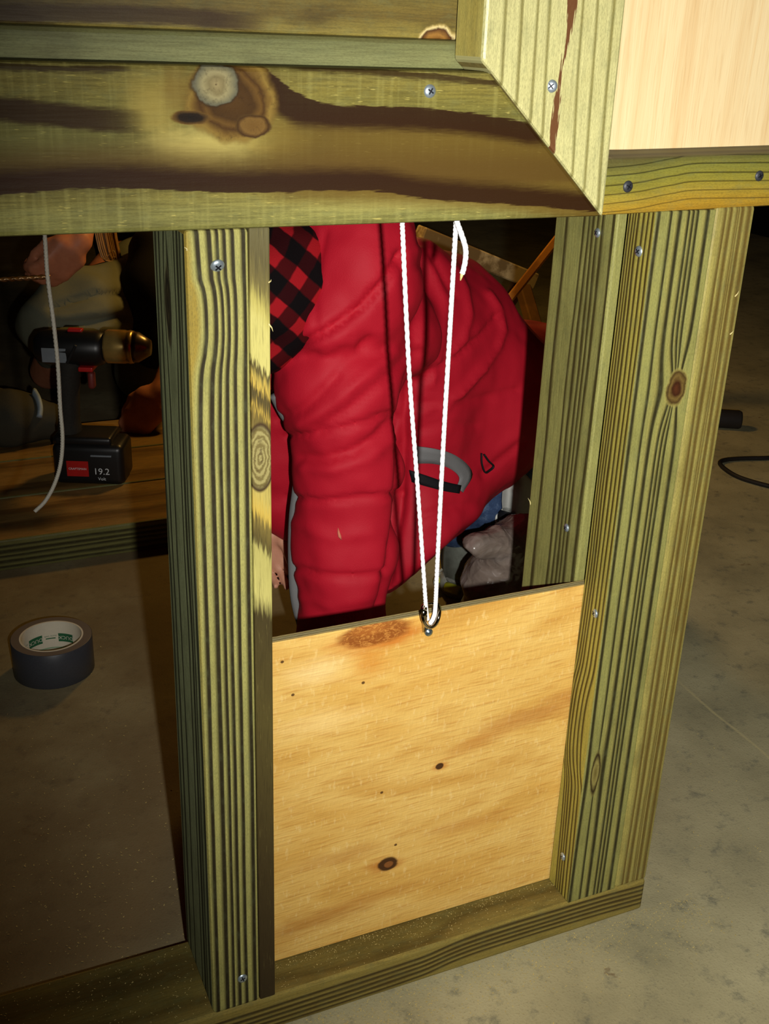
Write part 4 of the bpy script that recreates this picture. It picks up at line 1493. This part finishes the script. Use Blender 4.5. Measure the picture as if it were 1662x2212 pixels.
def sneaker(toe, heel, width, height, name, mats, label):
    """lofted shoe: sole, upper, side stripes and coloured sole windows; toe and heel are ground points"""
    toe, heel = Vector(toe), Vector(heel)
    L = (toe - heel).length
    d = (toe - heel).normalized()
    s = Vector((-d.y, d.x, 0)).normalized()
    up = Vector((0, 0, 1))
    N, K = 22, 18
    prof_w = lambda t: width * (0.34 + 0.16 * math.sin(min(1, t * 1.6) * math.pi * 0.9)) * (1 if t < 0.8 else math.sqrt(max(0.02, 1 - ((t - 0.8) / 0.21) ** 2)))
    def loft(z0, hfun, wf):
        vs, fs = [], []
        for i in range(N + 1):
            t = i / N
            w = prof_w(t) * wf
            if t < 0.08:
                w *= 0.75 + 0.25 * (t / 0.08)
            h = hfun(t)
            for k in range(K):
                a = 2 * math.pi * k / K
                ca, sa = math.cos(a), math.sin(a)
                x = math.copysign(abs(ca) ** 0.7, ca) * w
                z = z0 + h * 0.5 + math.copysign(abs(sa) ** 0.7, sa) * h * 0.5
                vs.append(heel + d * (t * L) + s * x + up * z)
        for i in range(N):
            for k in range(K):
                l = (k + 1) % K
                fs.append((i * K + k, i * K + l, (i + 1) * K + l, (i + 1) * K + k))
        fs.append(tuple(range(K)))
        fs.append(tuple(N * K + k for k in reversed(range(K))))
        me = bpy.data.meshes.new('s')
        me.from_pydata([tuple(v) for v in vs], [], fs)
        bm = bmesh.new()
        bm.from_mesh(me)
        bmesh.ops.recalc_face_normals(bm, faces=bm.faces)
        bm.to_mesh(me)
        bm.free()
        return me
    sole_h = 0.030
    up_me = loft(sole_h * 0.7, lambda t: height * (1.0 - 0.1 * t if t < 0.35 else 0.965 - 0.62 * (t - 0.35) / 0.65), 0.96)
    o = link(name, up_me, mats[0], p1, label, smooth=True)
    link('sole', loft(0.0, lambda t: sole_h * (1 + 0.15 * (1 - t)), 1.06), mats[1], o, smooth=True)
    for sd in (-1, 1):
        for i, t in enumerate((0.20, 0.30, 0.40, 0.50, 0.60)):
            w = prof_w(t) * 0.985
            a = heel + d * (t * L) + s * sd * (w) + up * (sole_h)
            b = heel + d * ((t - 0.08) * L) + s * sd * (w * 0.72) + up * (sole_h + height * 0.62)
            link('stripe', tube_mesh(spline([a, a.lerp(b, 0.5) + s * sd * 0.005, b], 8), 0.004, 8, flat=0.6), mats[2], o, smooth=True)
        for t in (0.10, 0.24):
            c = heel + d * (t * L) + s * sd * (prof_w(t) * 1.05) + up * (sole_h * 0.55)
            ring = [c + d * (0.013 * math.cos(q)) + up * (0.009 * math.sin(q)) for q in np.linspace(0, 2 * math.pi, 20)[:-1]]
            link('sole_window', tube_mesh(ring, 0.0022, 6, closed=True), mats[1], o, smooth=True)
            link('window_fill', tube_mesh([c - d * 0.009, c + d * 0.009], 0.0052, 10, flat=1.0), mats[3], o, 'yellow sole insert', smooth=True)
    # heel pull and sole end window facing backwards
    c = heel - d * 0.004 + up * (sole_h * 0.65)
    link('heel_window', tube_mesh([c - s * 0.012, c + s * 0.012], 0.0075, 10), mats[3], o, 'yellow heel insert', smooth=True)
    return o


M_SHOE = plain('shoe_grey', (96, 100, 92), 0.55, 0.35, noise=0.25, scale=70.0)
M_SHOEW = plain('shoe_white', (206, 210, 204), 0.5, 0.3)
M_SOLE = plain('shoe_sole', (150, 150, 140), 0.5, 0.4, noise=0.15)
M_YEL = plain('shoe_yellow', (196, 196, 40), 0.4, 0.4)
M_BLK = plain('shoe_black', (30, 32, 36), 0.5, 0.3)
g1 = onZ(980, 1294, 0.0)
g1b = onZ(1080, 1225, 0.0)
sneaker((g1b.x, g1b.y, 0.0), (g1.x, g1.y, 0.0), 0.085, 0.085, 'sneaker', (M_SHOE, M_SOLE, M_BLK, M_YEL), 'grey sneaker with yellow sole inserts')
g2 = onZ(1088, 1168, 0.0)
g2 = Pn(1097, 1146, 0.56)
sneaker((g2[0] + 0.16, g2[1] + 0.10, 0.0), (g2[0], g2[1], g2[2]), 0.055, 0.080, 'sneaker', (M_SHOEW, M_SHOEW, M_BLK, M_BLK), 'white sneaker with black stripes')

# ------------------------------------------------------------------ plastic bag
bc = Pn(1085, 1225, 0.43)


def bag_sdf(P):
    q = P - np.array([bc[0] + 0.045, 0.44, 0.0])
    D = sd_ell(P, (bc[0] + 0.045, 0.445, 0.10), (0.092, 0.060, 0.128))
    D = smin(D, sd_cap(P, Pn(1035, 1172, 0.42), (bc[0] + 0.10, 0.45, 0.185), 0.018, 0.022), 0.02)
    D = smax(D, -(P[..., 2] - 0.003), 0.004)
    w = np.abs(vnoise(P, 26.0, 11)) * 0.026 + np.abs(vnoise(P, 75.0, 12)) * 0.006
    return D + w - 0.005


vg, fg = nets(bag_sdf, (bc[0] - 0.09, 0.34, -0.01), (bc[0] + 0.18, 0.55, 0.33), 0.0042)


def bag_mat():
    n = NT('plastic_film')
    a = n.noise(n.obj, 28.0, 4.0, 0.65, 0.8)
    col = n.ramp(a, [(0.3, lin((104, 92, 84))), (0.5, lin((126, 112, 102))), (0.7, lin((150, 138, 130)))])
    vo = n.t.nodes.new('ShaderNodeTexVoronoi')
    vo.feature = 'DISTANCE_TO_EDGE'
    wv = n.t.nodes.new('ShaderNodeVectorMath')
    wv.operation = 'ADD'
    n.t.links.new(n.obj, wv.inputs[0])
    nz = n.t.nodes.new('ShaderNodeTexNoise')
    nz.inputs['Scale'].default_value = 40.0
    n.t.links.new(n.obj, nz.inputs['Vector'])
    sc_n = n.t.nodes.new('ShaderNodeVectorMath')
    sc_n.operation = 'SCALE'
    sc_n.inputs['Scale'].default_value = 0.03
    n.t.links.new(nz.outputs['Color'], sc_n.inputs[0])
    n.t.links.new(sc_n.outputs[0], wv.inputs[1])
    n.t.links.new(wv.outputs[0], vo.inputs['Vector'])
    vo.inputs['Scale'].default_value = 52.0
    n.bump(n.smooth(vo.outputs['Distance'], 0.0, 0.5), 0.4, 0.003)
    m_ = n.fin(col, 0.25, 0.5)
    n.b.inputs['Transmission Weight'].default_value = 0.15
    return m_


link('plastic_bag', np_mesh(vg, fg), bag_mat(), label='crumpled brownish plastic bag standing behind the door panel', cat='bag', smooth=True, origin=(bc[0] + 0.045, 0.445, 0.0))
# ------------------------------------------------------------------ cordless drill on the platform
def wire_box(w, d, h, bev, seg=3):
    bm = bmesh.new()
    bmesh.ops.create_cube(bm, size=1.0, matrix=Matrix.Diagonal((w, d, h, 1)))
    bmesh.ops.bevel(bm, geom=list(bm.edges), offset=bev, segments=seg, profile=0.5, affect='EDGES', clamp_overlap=True)
    return mesh_of(bm)


ZP = 0.0521
dc = onZ(205, 1031, ZP)
MPP = (dc - CAM).dot(FW) / F_PX
drill = empty('cordless_drill', (dc.x, dc.y, ZP), 'black cordless drill with a brass coloured chuck standing on its battery', 'drill')
RH = Vector((RT.x, RT.y, 0)).normalized()
drill.rotation_euler = (0, 0, math.atan2(RH.y, RH.x))
M_DBLK = plain('drill_black', (22, 22, 22), 0.38, 0.5, noise=0.15, scale=200.0)
M_DGRIP = plain('drill_grip', (44, 42, 38), 0.8, 0.2, noise=0.2, scale=300.0)
M_DRED = plain('drill_red', (178, 26, 24), 0.4, 0.5)
M_DGREY = plain('drill_grey', (120, 128, 134), 0.4, 0.5)
M_BRASS = plain('chuck_brass', (196, 164, 92), 0.3, 0.6, 0.7, noise=0.12, scale=120.0)
M_CHK = plain('chuck_steel', (120, 104, 84), 0.3, 0.6, 0.8, noise=0.12, scale=120.0)
M_WHITE = plain('white_print', (216, 222, 224), 0.6, 0.2)
K_ = 1.0 / 0.93


def DL(px, py, y=0.0):
    return Vector(((px - 205) * MPP, y, (1031 - py) * MPP * K_))


def dpart(name, me, mat, parent=None, label=None, loc=None, rot=None, smooth=False):
    o = bpy.data.objects.new(name, me)
    COL.objects.link(o)
    me.materials.append(mat)
    if smooth:
        for p in me.polygons:
            p.use_smooth = True
    o.parent = parent or drill
    if loc is not None:
        o.location = loc
    if rot is not None:
        o.rotation_euler = rot
    if label:
        o['label'] = label
    return o


batt_w, batt_h, batt_d = 150 * MPP, 84 * MPP * K_, 0.078
bat = dpart('battery', wire_box(batt_w, batt_d, batt_h, 0.012, 4), M_DBLK, loc=Vector((0, 0, batt_h / 2)), smooth=True)
dpart('battery_cap', wire_box(batt_w * 0.80, batt_d * 0.9, 0.016, 0.006), M_DBLK, loc=DL(196, 944) + Vector((0, 0, 0.002)), smooth=True)
fy = -batt_d / 2 - 0.0006
lab = dpart('battery_label', wire_box(46 * MPP, 0.0012, 32 * MPP * K_, 0.0004, 1), M_DRED, bat, 'red battery label', loc=DL(183, 996, fy) - Vector((0, 0, batt_h / 2)))


def flat_text(body, size, mat, parent, pos, label=None):
    me = text_mesh(body, size)
    me.transform(Matrix.Rotation(math.pi / 2, 4, 'X'))
    return dpart('lettering', me, mat, parent, label, loc=pos)


flat_text('CRAFTSMAN', 0.0054, M_WHITE, bat, DL(183, 996, fy - 0.0008) - Vector((0, 0, batt_h / 2)))
flat_text('19.2', 0.0165, M_WHITE, bat, DL(233, 1001, fy - 0.0002) - Vector((0, 0, batt_h / 2)))
flat_text('Volt', 0.0080, M_WHITE, bat, DL(233, 1016, fy - 0.0002) - Vector((0, 0, batt_h / 2)))
dpart('latch', wire_box(44 * MPP, 0.004, 0.003, 0.001), M_DGREY, bat, loc=DL(234, 968, fy) - Vector((0, 0, batt_h / 2)))
# grip: swept oval, leaning back
gp = [DL(160, 950), DL(160, 915), DL(163, 870), DL(166, 825), DL(172, 790)]
dpart('grip', tube_mesh(spline(gp, 16), [0.026] * 4 + [0.023] * 6 + [0.025] * 6, 16, flat=0.78), M_DGRIP, smooth=True)
dpart('grip_base', wire_box(74 * MPP, 0.056, 0.020, 0.008), M_DBLK, loc=DL(166, 946), smooth=True)
dpart('trigger', wire_box(0.012, 0.016, 0.030, 0.005), plain('trigger_red', (110, 44, 38), 0.5, 0.4), label='dark red trigger', loc=DL(214, 828), smooth=True)
# motor housing along the drill axis
mh = lathe_mesh([(0.0, -78 * MPP), (0.016, -77 * MPP), (0.026, -68 * MPP), (0.0295, -50 * MPP), (0.0300, 10 * MPP), (0.0295, 52 * MPP), (0.027, 62 * MPP), (0.024, 66 * MPP), (0.0, 66 * MPP)], 28, 'X')
ax_c = DL(180, 765)
hous = dpart('motor_housing', mh, M_DBLK, loc=ax_c, smooth=True)
dpart('side_label', wire_box(50 * MPP, 0.003, 30 * MPP, 0.001), M_DGREY, hous, 'pale grey side label', loc=Vector((-30 * MPP, -0.0282, -8 * MPP)))
dpart('vent_rib', wire_box(6 * MPP, 0.003, 44 * MPP, 0.001), M_DBLK, hous, loc=Vector((6 * MPP, -0.0300, -4 * MPP)), rot=(0, 0.5, 0))
dpart('selector_tab', wire_box(30 * MPP, 0.014, 0.006, 0.002), M_DRED, hous, 'red selector tab on top', loc=Vector((8 * MPP, 0, 0.0305)))
dpart('direction_switch', wire_box(30 * MPP, 0.05, 0.008, 0.002), M_DRED, hous, 'red direction switch', loc=Vector((30 * MPP, 0, -0.031)))
ch = lathe_mesh([(0.0, 0.0), (0.026, 0.0), (0.0285, 0.004), (0.0285, 40 * MPP), (0.0275, 44 * MPP), (0.0275, 48 * MPP), (0.0285, 50 * MPP), (0.0270, 58 * MPP), (0.0, 58 * MPP)], 28, 'X')
chk = dpart('chuck', ch, M_BRASS, label='brass coloured chuck', loc=DL(248, 760), smooth=True)
dpart('chuck_nose', lathe_mesh([(0.0, 0.0), (0.0265, 0.0), (0.0255, 10 * MPP), (0.018, 24 * MPP), (0.013, 34 * MPP), (0.0, 34 * MPP)], 28, 'X'), M_CHK, chk, loc=Vector((58 * MPP, 0, 0)), smooth=True)

# ------------------------------------------------------------------ second person kneeling behind the platform
p2 = empty('person', (0.35, 1.80, 0.0), 'long haired person in dark clothes kneeling behind the drill and holding a twist bit', 'person')
M_SKIN2 = skin('skin_warm', (206, 140, 104), (170, 100, 70))
M_TROUS = cloth('grey_trousers', (124, 126, 104), (92, 96, 82), 0.9, scale=500.0)
M_DARKTOP = cloth('black_top', (30, 28, 28), (18, 18, 20), 0.9, scale=400.0)
w2 = Pn(172, 520, 1.52)
left_im = -np.array(RT)
down_im = np.array(DN)
to_cam = unit(CAMn - w2)
d2 = unit(left_im * 0.55 + down_im * 0.62 + to_cam * 0.10)
u2 = unit(to_cam * 0.75 - left_im * 0.55 + down_im * 0.2)
u2 = unit(u2 - d2 * (u2 @ d2))
s2 = unit(np.cross(u2, d2))
if s2 @ down_im < 0:
    s2 = -s2
w3 = Pn(352, 846, 1.41)
d3 = unit(left_im * 0.6 + down_im * 0.7)
u3 = unit(to_cam * 0.8 - down_im * 0.4)
u3 = unit(u3 - d3 * (u3 @ d3))
s3 = unit(np.cross(u3, d3))


def body2(P):
    D = sd_ell(P, (0.44, 1.86, 0.86), (0.075, 0.09, 0.11))
    D = smin(D, chain(P, [np.array((0.44, 1.90, 0.74)), np.array((0.47, 1.95, 0.62)), np.array((0.50, 1.98, 0.34))], [0.05, 0.11, 0.12], 0.05), 0.04)
    D = smin(D, chain(P, [np.array((0.36, 1.90, 0.66)), np.array((0.33, 1.74, 0.66)), w2], [0.045, 0.038, 0.024], 0.02), 0.03)
    D = smin(D, chain(P, [np.array((0.58, 1.92, 0.60)), np.array((0.55, 1.66, 0.36)), w3], [0.045, 0.038, 0.024], 0.02), 0.03)
    D = smin(D, chain(P, [np.array((0.46, 1.98, 0.28)), Pn(170, 700, 1.66), np.array((0.20, 1.86, 0.06))], [0.09, 0.06, 0.04], 0.03), 0.03)
    D = smin(D, fingers(P, w2, d2, s2, u2, L=0.078, curl=0.80, r0=0.0095), 0.008)
    return smin(D, fingers(P, w3, d3, s3, u3, L=0.078, curl=0.75, r0=0.0095), 0.008)


vb, fb = nets(body2, (-0.05, 1.34, -0.01), (0.72, 2.12, 1.0), 0.0062)
vb = relax(vb, fb, 1, 0.3)
link('body', np_mesh(vb, fb), M_SKIN2, p2, 'bare hands in warm lamp light', smooth=True)


def trous(P):
    D = chain(P, [np.array((0.50, 2.0, 0.26)), Pn(290, 650, 1.72), Pn(175, 668, 1.62), Pn(120, 700, 1.60)], [0.13, 0.088, 0.078, 0.066], 0.04)
    D = smin(D, chain(P, [Pn(120, 700, 1.62), np.array((0.24, 1.88, 0.07))], [0.064, 0.05], 0.04), 0.03)
    D = smin(D, chain(P, [np.array((0.52, 2.0, 0.24)), Pn(330, 790, 1.70), np.array((0.50, 1.95, 0.07))], [0.12, 0.075, 0.05], 0.04), 0.03)
    return D + vnoise(P, 18.0, 21) * 0.02


vt, ft = nets(trous, (-0.05, 1.42, -0.01), (0.80, 2.18, 0.62), 0.009)
nt_ = vnormals(vt, ft)
pt_ = to_px(vt)
dt_ = np.zeros(len(vt))
for pl, a, w in (([(110, 665), (150, 650), (200, 638), (262, 634)], -0.012, 6), ([(120, 700), (180, 698), (230, 692), (275, 684)], -0.014, 7), ([(130, 690), (190, 675), (260, 660)], 0.006, 9)):
    dt_ += a * np.exp(-(seg_dist(pt_, pl) / w) ** 2)
vt = vt + nt_ * dt_[:, None]
link('trousers', np_mesh(vt, ft), M_TROUS, p2, 'grey green trousers', smooth=True)


def top2(P):
    D = chain(P, [np.array((0.44, 1.90, 0.76)), np.array((0.47, 1.96, 0.62)), np.array((0.50, 2.0, 0.30))], [0.085, 0.15, 0.155], 0.05)
    D = smin(D, chain(P, [np.array((0.36, 1.90, 0.66)), np.array((0.33, 1.74, 0.67)), np.array((0.28, 1.66, 0.665))], [0.075, 0.062, 0.052], 0.03), 0.03)
    D = smin(D, chain(P, [np.array((0.58, 1.92, 0.62)), np.array((0.56, 1.68, 0.37)), np.array((0.52, 1.56, 0.28))], [0.075, 0.062, 0.05], 0.03), 0.03)
    D = smin(D, chain(P, [Pn(345, 540, 1.66), Pn(330, 620, 1.62), Pn(335, 740, 1.62)], [0.06, 0.055, 0.06], 0.03), 0.03)  # added black flap covering the lamp-lit thigh, stands in for shade
    return D + vnoise(P, 14.0, 23) * 0.03


vt, ft = nets(top2, (0.10, 1.42, 0.10), (0.80, 2.20, 0.92), 0.011)
link('dark_top', np_mesh(vt, ft), M_DARKTOP, p2, 'black long sleeved top with an added dark flap in place of shade', smooth=True)

# hair: a curtain of tapering strands hanging past the cheek
rnd = random.Random(4)
strands = []
for i in range(70):
    t = i / 69.0
    off = rnd.uniform(-0.006, 0.006)
    yd = 1.70 + rnd.uniform(-0.02, 0.02) + 0.03 * t
    px0, px1, px2 = 205 + 45 * t, 222 + 40 * t, 250 + 24 * t + rnd.uniform(-4, 4)
    end = 580 + 62 * t + rnd.uniform(-14, 14)
    pts = [Pn(px0 - 8, 420, yd), Pn(px0, 500, yd), Pn(px1, 560, yd - 0.01), Pn(px2 - 4, end - 30, yd - 0.01), Pn(px2 + 6 + 6 * t, end, yd - 0.01)]
    r = rnd.uniform(0.0014, 0.0026)
    strands.append(tube_mesh(spline(pts, 14), [r * (1 - 0.75 * (k / 13.0) ** 2) for k in range(14)], 5))
hm = join_meshes(strands)


def hair_mat():
    n = NT('hair')
    f = n.noise(n.vec(n.m('MULTIPLY', n.x, 300.0), n.m('MULTIPLY', n.y, 300.0), n.m('MULTIPLY', n.z, 12.0)), 1.0, 2.0)
    return n.fin(n.mix(f, lin((78, 58, 34)), lin((196, 150, 88))), 0.4, 0.5)


ho = link('hair', hm, hair_mat(), p2, 'long fair hair hanging down', smooth=True)

# twist bit held between the fingers
N_ = 70
bp = [Pn(108 - 150 * i / (N_ - 1), 598 + 9 * i / (N_ - 1), 1.46) for i in range(N_)]
bit = tube_mesh(bp, 0.0042, 10, rfun=lambda i, an: 0.72 + 0.42 * abs(math.cos(an - i * 0.42)))
link('twist_bit', bit, plain('bit_steel', (150, 118, 80), 0.35, 0.6, 0.8, noise=0.15), label='brass toned twist drill bit held in the kneeling person\'s fingers', cat='drill bit', smooth=True, origin=bp[N_ // 2])

# ------------------------------------------------------------------ work boot standing on the platform
bootb = onZ(30, 960, ZP)
bcen = np.array((bootb.x, bootb.y + 0.02, ZP))


def boot_sdf(P):
    D = chain(P, [bcen + np.array((-0.10, 0.03, 0.045)), bcen + np.array((0.0, 0.0, 0.045)), bcen + np.array((0.07, -0.01, 0.036))], [0.052, 0.052, 0.036], 0.03)
    D = smin(D, chain(P, [bcen + np.array((-0.08, 0.03, 0.05)), bcen + np.array((-0.09, 0.05, 0.17))], [0.052, 0.058], 0.03), 0.03)
    D = smax(D, -(P[..., 2] - ZP - 0.0005), 0.006)
    return D + vnoise(P, 40.0, 31) * 0.008


vo, fo = nets(boot_sdf, bcen - np.array((0.20, 0.10, 0.01)), bcen + np.array((0.14, 0.14, 0.26)), 0.006)
boot = link('work_boot', np_mesh(vo, fo), cloth('boot_leather', (72, 70, 56), (48, 46, 38), 0.8, scale=300.0), label='dark scuffed boot with a pale blue strip left of the drill', cat='boot', smooth=True, origin=tuple(bcen))
bb = BVHTree.FromPolygons([tuple(v) for v in vo], [tuple(f) for f in fo.tolist()])


def strip_on(bvh, pts, r, name, mat, parent, label, Y):
    q = [stick(a, b, 0.002, bvh, Y) for a, b in pts]
    me = tube_mesh(spline(q, 14), r, 8, flat=0.5)
    return link(name, me, mat, parent, label, smooth=True)


strip_on(bb, [(74, 848), (82, 866), (86, 884), (84, 902)], 0.011, 'pale_strip', plain('pale_blue', (150, 166, 176), 0.5, 0.3), boot, 'pale blue strip', float(bcen[1]))

# ------------------------------------------------------------------ clutter deep in the doorway
sh = empty('sawhorse', (0.98, 1.62, 0.0), 'paint splashed sawhorse in the dark behind the red jacket', 'sawhorse')


def wood_dark(name, c, c2):
    n = NT(name)
    f = n.noise(n.obj, 16.0, 4.0, 0.6)
    col = n.mix(n.smooth(f, 0.45, 0.6), lin(c), lin(c2))
    n.bump(f, 0.3, 0.002)
    return n.fin(col, 0.8, 0.2)


M_HORSE = wood_dark('horse_wood', (118, 98, 62), (190, 170, 126))
M_HLEG = wood_dark('horse_leg', (120, 84, 40), (104, 74, 38))


def bar(p, q, w, t):
    """square-section timber between two world points"""
    p, q = Vector(p), Vector(q)
    L = (q - p).length
    bm = bmesh.new()
    bmesh.ops.create_cube(bm, size=1.0, matrix=Matrix.Diagonal((w, t, L, 1)))
    bmesh.ops.bevel(bm, geom=list(bm.edges), offset=0.003, segments=1, affect='EDGES')
    me = mesh_of(bm)
    rot = (q - p).to_track_quat('Z', 'Y').to_matrix().to_4x4()
    me.transform(Matrix.Translation((p + q) / 2) @ rot)
    return me


ha, hb = Pn(905, 506, 1.62), Pn(1150, 606, 1.62)
link('beam', bar(ha, hb, 0.045, 0.040), M_HORSE, sh, 'beam with pale paint on top')
hd_ = unit(hb - ha)
for t, sgn in ((0.12, -1), (0.12, 1), (0.9, -1), (0.9, 1)):
    tp_ = ha + (hb - ha) * t
    link('leg', bar(tp_ - np.array((0, 0, 0.012)), (tp_[0], tp_[1] + sgn * 0.22, 0.0), 0.03, 0.03), M_HLEG, sh)
sa, sb_ = Pn(1215, 505, 1.42), Pn(1088, 668, 1.50)
sdv = sb_ - sa
foot = sa + sdv * (sa[2] / (sa[2] - sb_[2]))
head = sa - sdv * 0.45
foot[2] = 0.012
link('batten', bar(foot, head, 0.026, 0.018), wood_dark('batten_wood', (178, 120, 50), (150, 98, 40)), label='orange lit wooden batten leaning in the dark at the top of the doorway', cat='batten', origin=tuple(foot))

# cable and dark tube on the floor at the right
cz = 0.0046
cb = [Vector((3.0, 0.9, cz)), Vector((2.3, 0.75, cz)), Vector((1.9, 0.86, cz)), onZ(1720, 984, cz), onZ(1662, 989, cz), onZ(1612, 990, cz), onZ(1570, 993, cz), onZ(1556, 1000, cz), onZ(1568, 1014, cz), onZ(1600, 1032, cz), onZ(1662, 1050, cz), onZ(1740, 1066, cz), Vector((1.75, 0.62, cz)), Vector((2.1, 0.35, cz)), Vector((3.0, 0.3, cz))]
link('power_cable', tube_mesh(spline(cb, 150), 0.0045, 10), plain('cable_rubber', (30, 26, 24), 0.6, 0.3), label='black cable looping over the floor right of the corner post', cat='cable', smooth=True, origin=tuple(cb[7]))
ta, tb_ = onZ(1598, 926, 0.0), Vector((0, 0, 0))
ta = Vector((ta.x, ta.y, 0.021))
tdir = Vector((-0.86, 0.5, 0)).normalized()
tubeme = tube_mesh([ta, ta + tdir * 0.004, ta + tdir * 0.20, ta + tdir * 0.40], [0.019, 0.021, 0.021, 0.021], 20)
link('dark_tube', tubeme, plain('tube_black', (40, 36, 34), 0.6, 0.3), label='short black tube lying on the floor behind the corner post', cat='tube', smooth=True, origin=tuple(ta + tdir * 0.2 - Vector((0, 0, 0.021))))

# ------------------------------------------------------------------ sawdust and chips
rnd = random.Random(11)
vs, fs = [], []


def chip(x, y, z, l):
    a = rnd.uniform(0, math.pi)
    w = l * rnd.uniform(0.2, 0.5)
    h = l * rnd.uniform(0.15, 0.4)
    c, s_ = math.cos(a), math.sin(a)
    i = len(vs)
    for dx, dy, dz in ((-l, -w, 0), (l, -w, h * rnd.random()), (l * 0.8, w, h), (-l, w, h * 0.3), (0, 0, h)):
        vs.append((x + dx * c - dy * s_, y + dx * s_ + dy * c, z + dz))
    fs.extend([(i, i + 1, i + 4), (i + 1, i + 2, i + 4), (i + 2, i + 3, i + 4), (i + 3, i, i + 4), (i + 3, i + 2, i + 1, i)])


for k in range(2200):
    x = rnd.uniform(0.02, 0.56)
    chip(x, -abs(rnd.gauss(0, 0.030)) - 0.001, 0.0004, rnd.uniform(0.0003, 0.0010))
for k in range(700):
    chip(rnd.uniform(0.12, 0.41), rnd.uniform(0.004, 0.034) if rnd.random() < 0.6 else rnd.uniform(0.026, 0.035), 0.0381, rnd.uniform(0.0002, 0.0007))
for k in range(500):
    chip(rnd.uniform(-0.14, 0.062), rnd.uniform(0.004, 0.086), 0.0381, rnd.uniform(0.0002, 0.0008))
for k in range(900):
    chip(rnd.gauss(0.0, 0.12), 0.10 + abs(rnd.gauss(0.0, 0.22)), 0.0004, rnd.uniform(0.0004, 0.0012))
for k in range(300):
    chip(rnd.uniform(0.5, 0.75), rnd.uniform(-0.15, 0.3), 0.0004, rnd.uniform(0.0004, 0.0012))
me = bpy.data.meshes.new('sawdust')
me.from_pydata(vs, [], fs)
link('sawdust', me, plain('sawdust', (178, 160, 102), 0.8, 0.1, noise=0.3, scale=150.0), label='yellow sawdust and chips scattered along the plate and floor', cat='sawdust', kind='stuff')
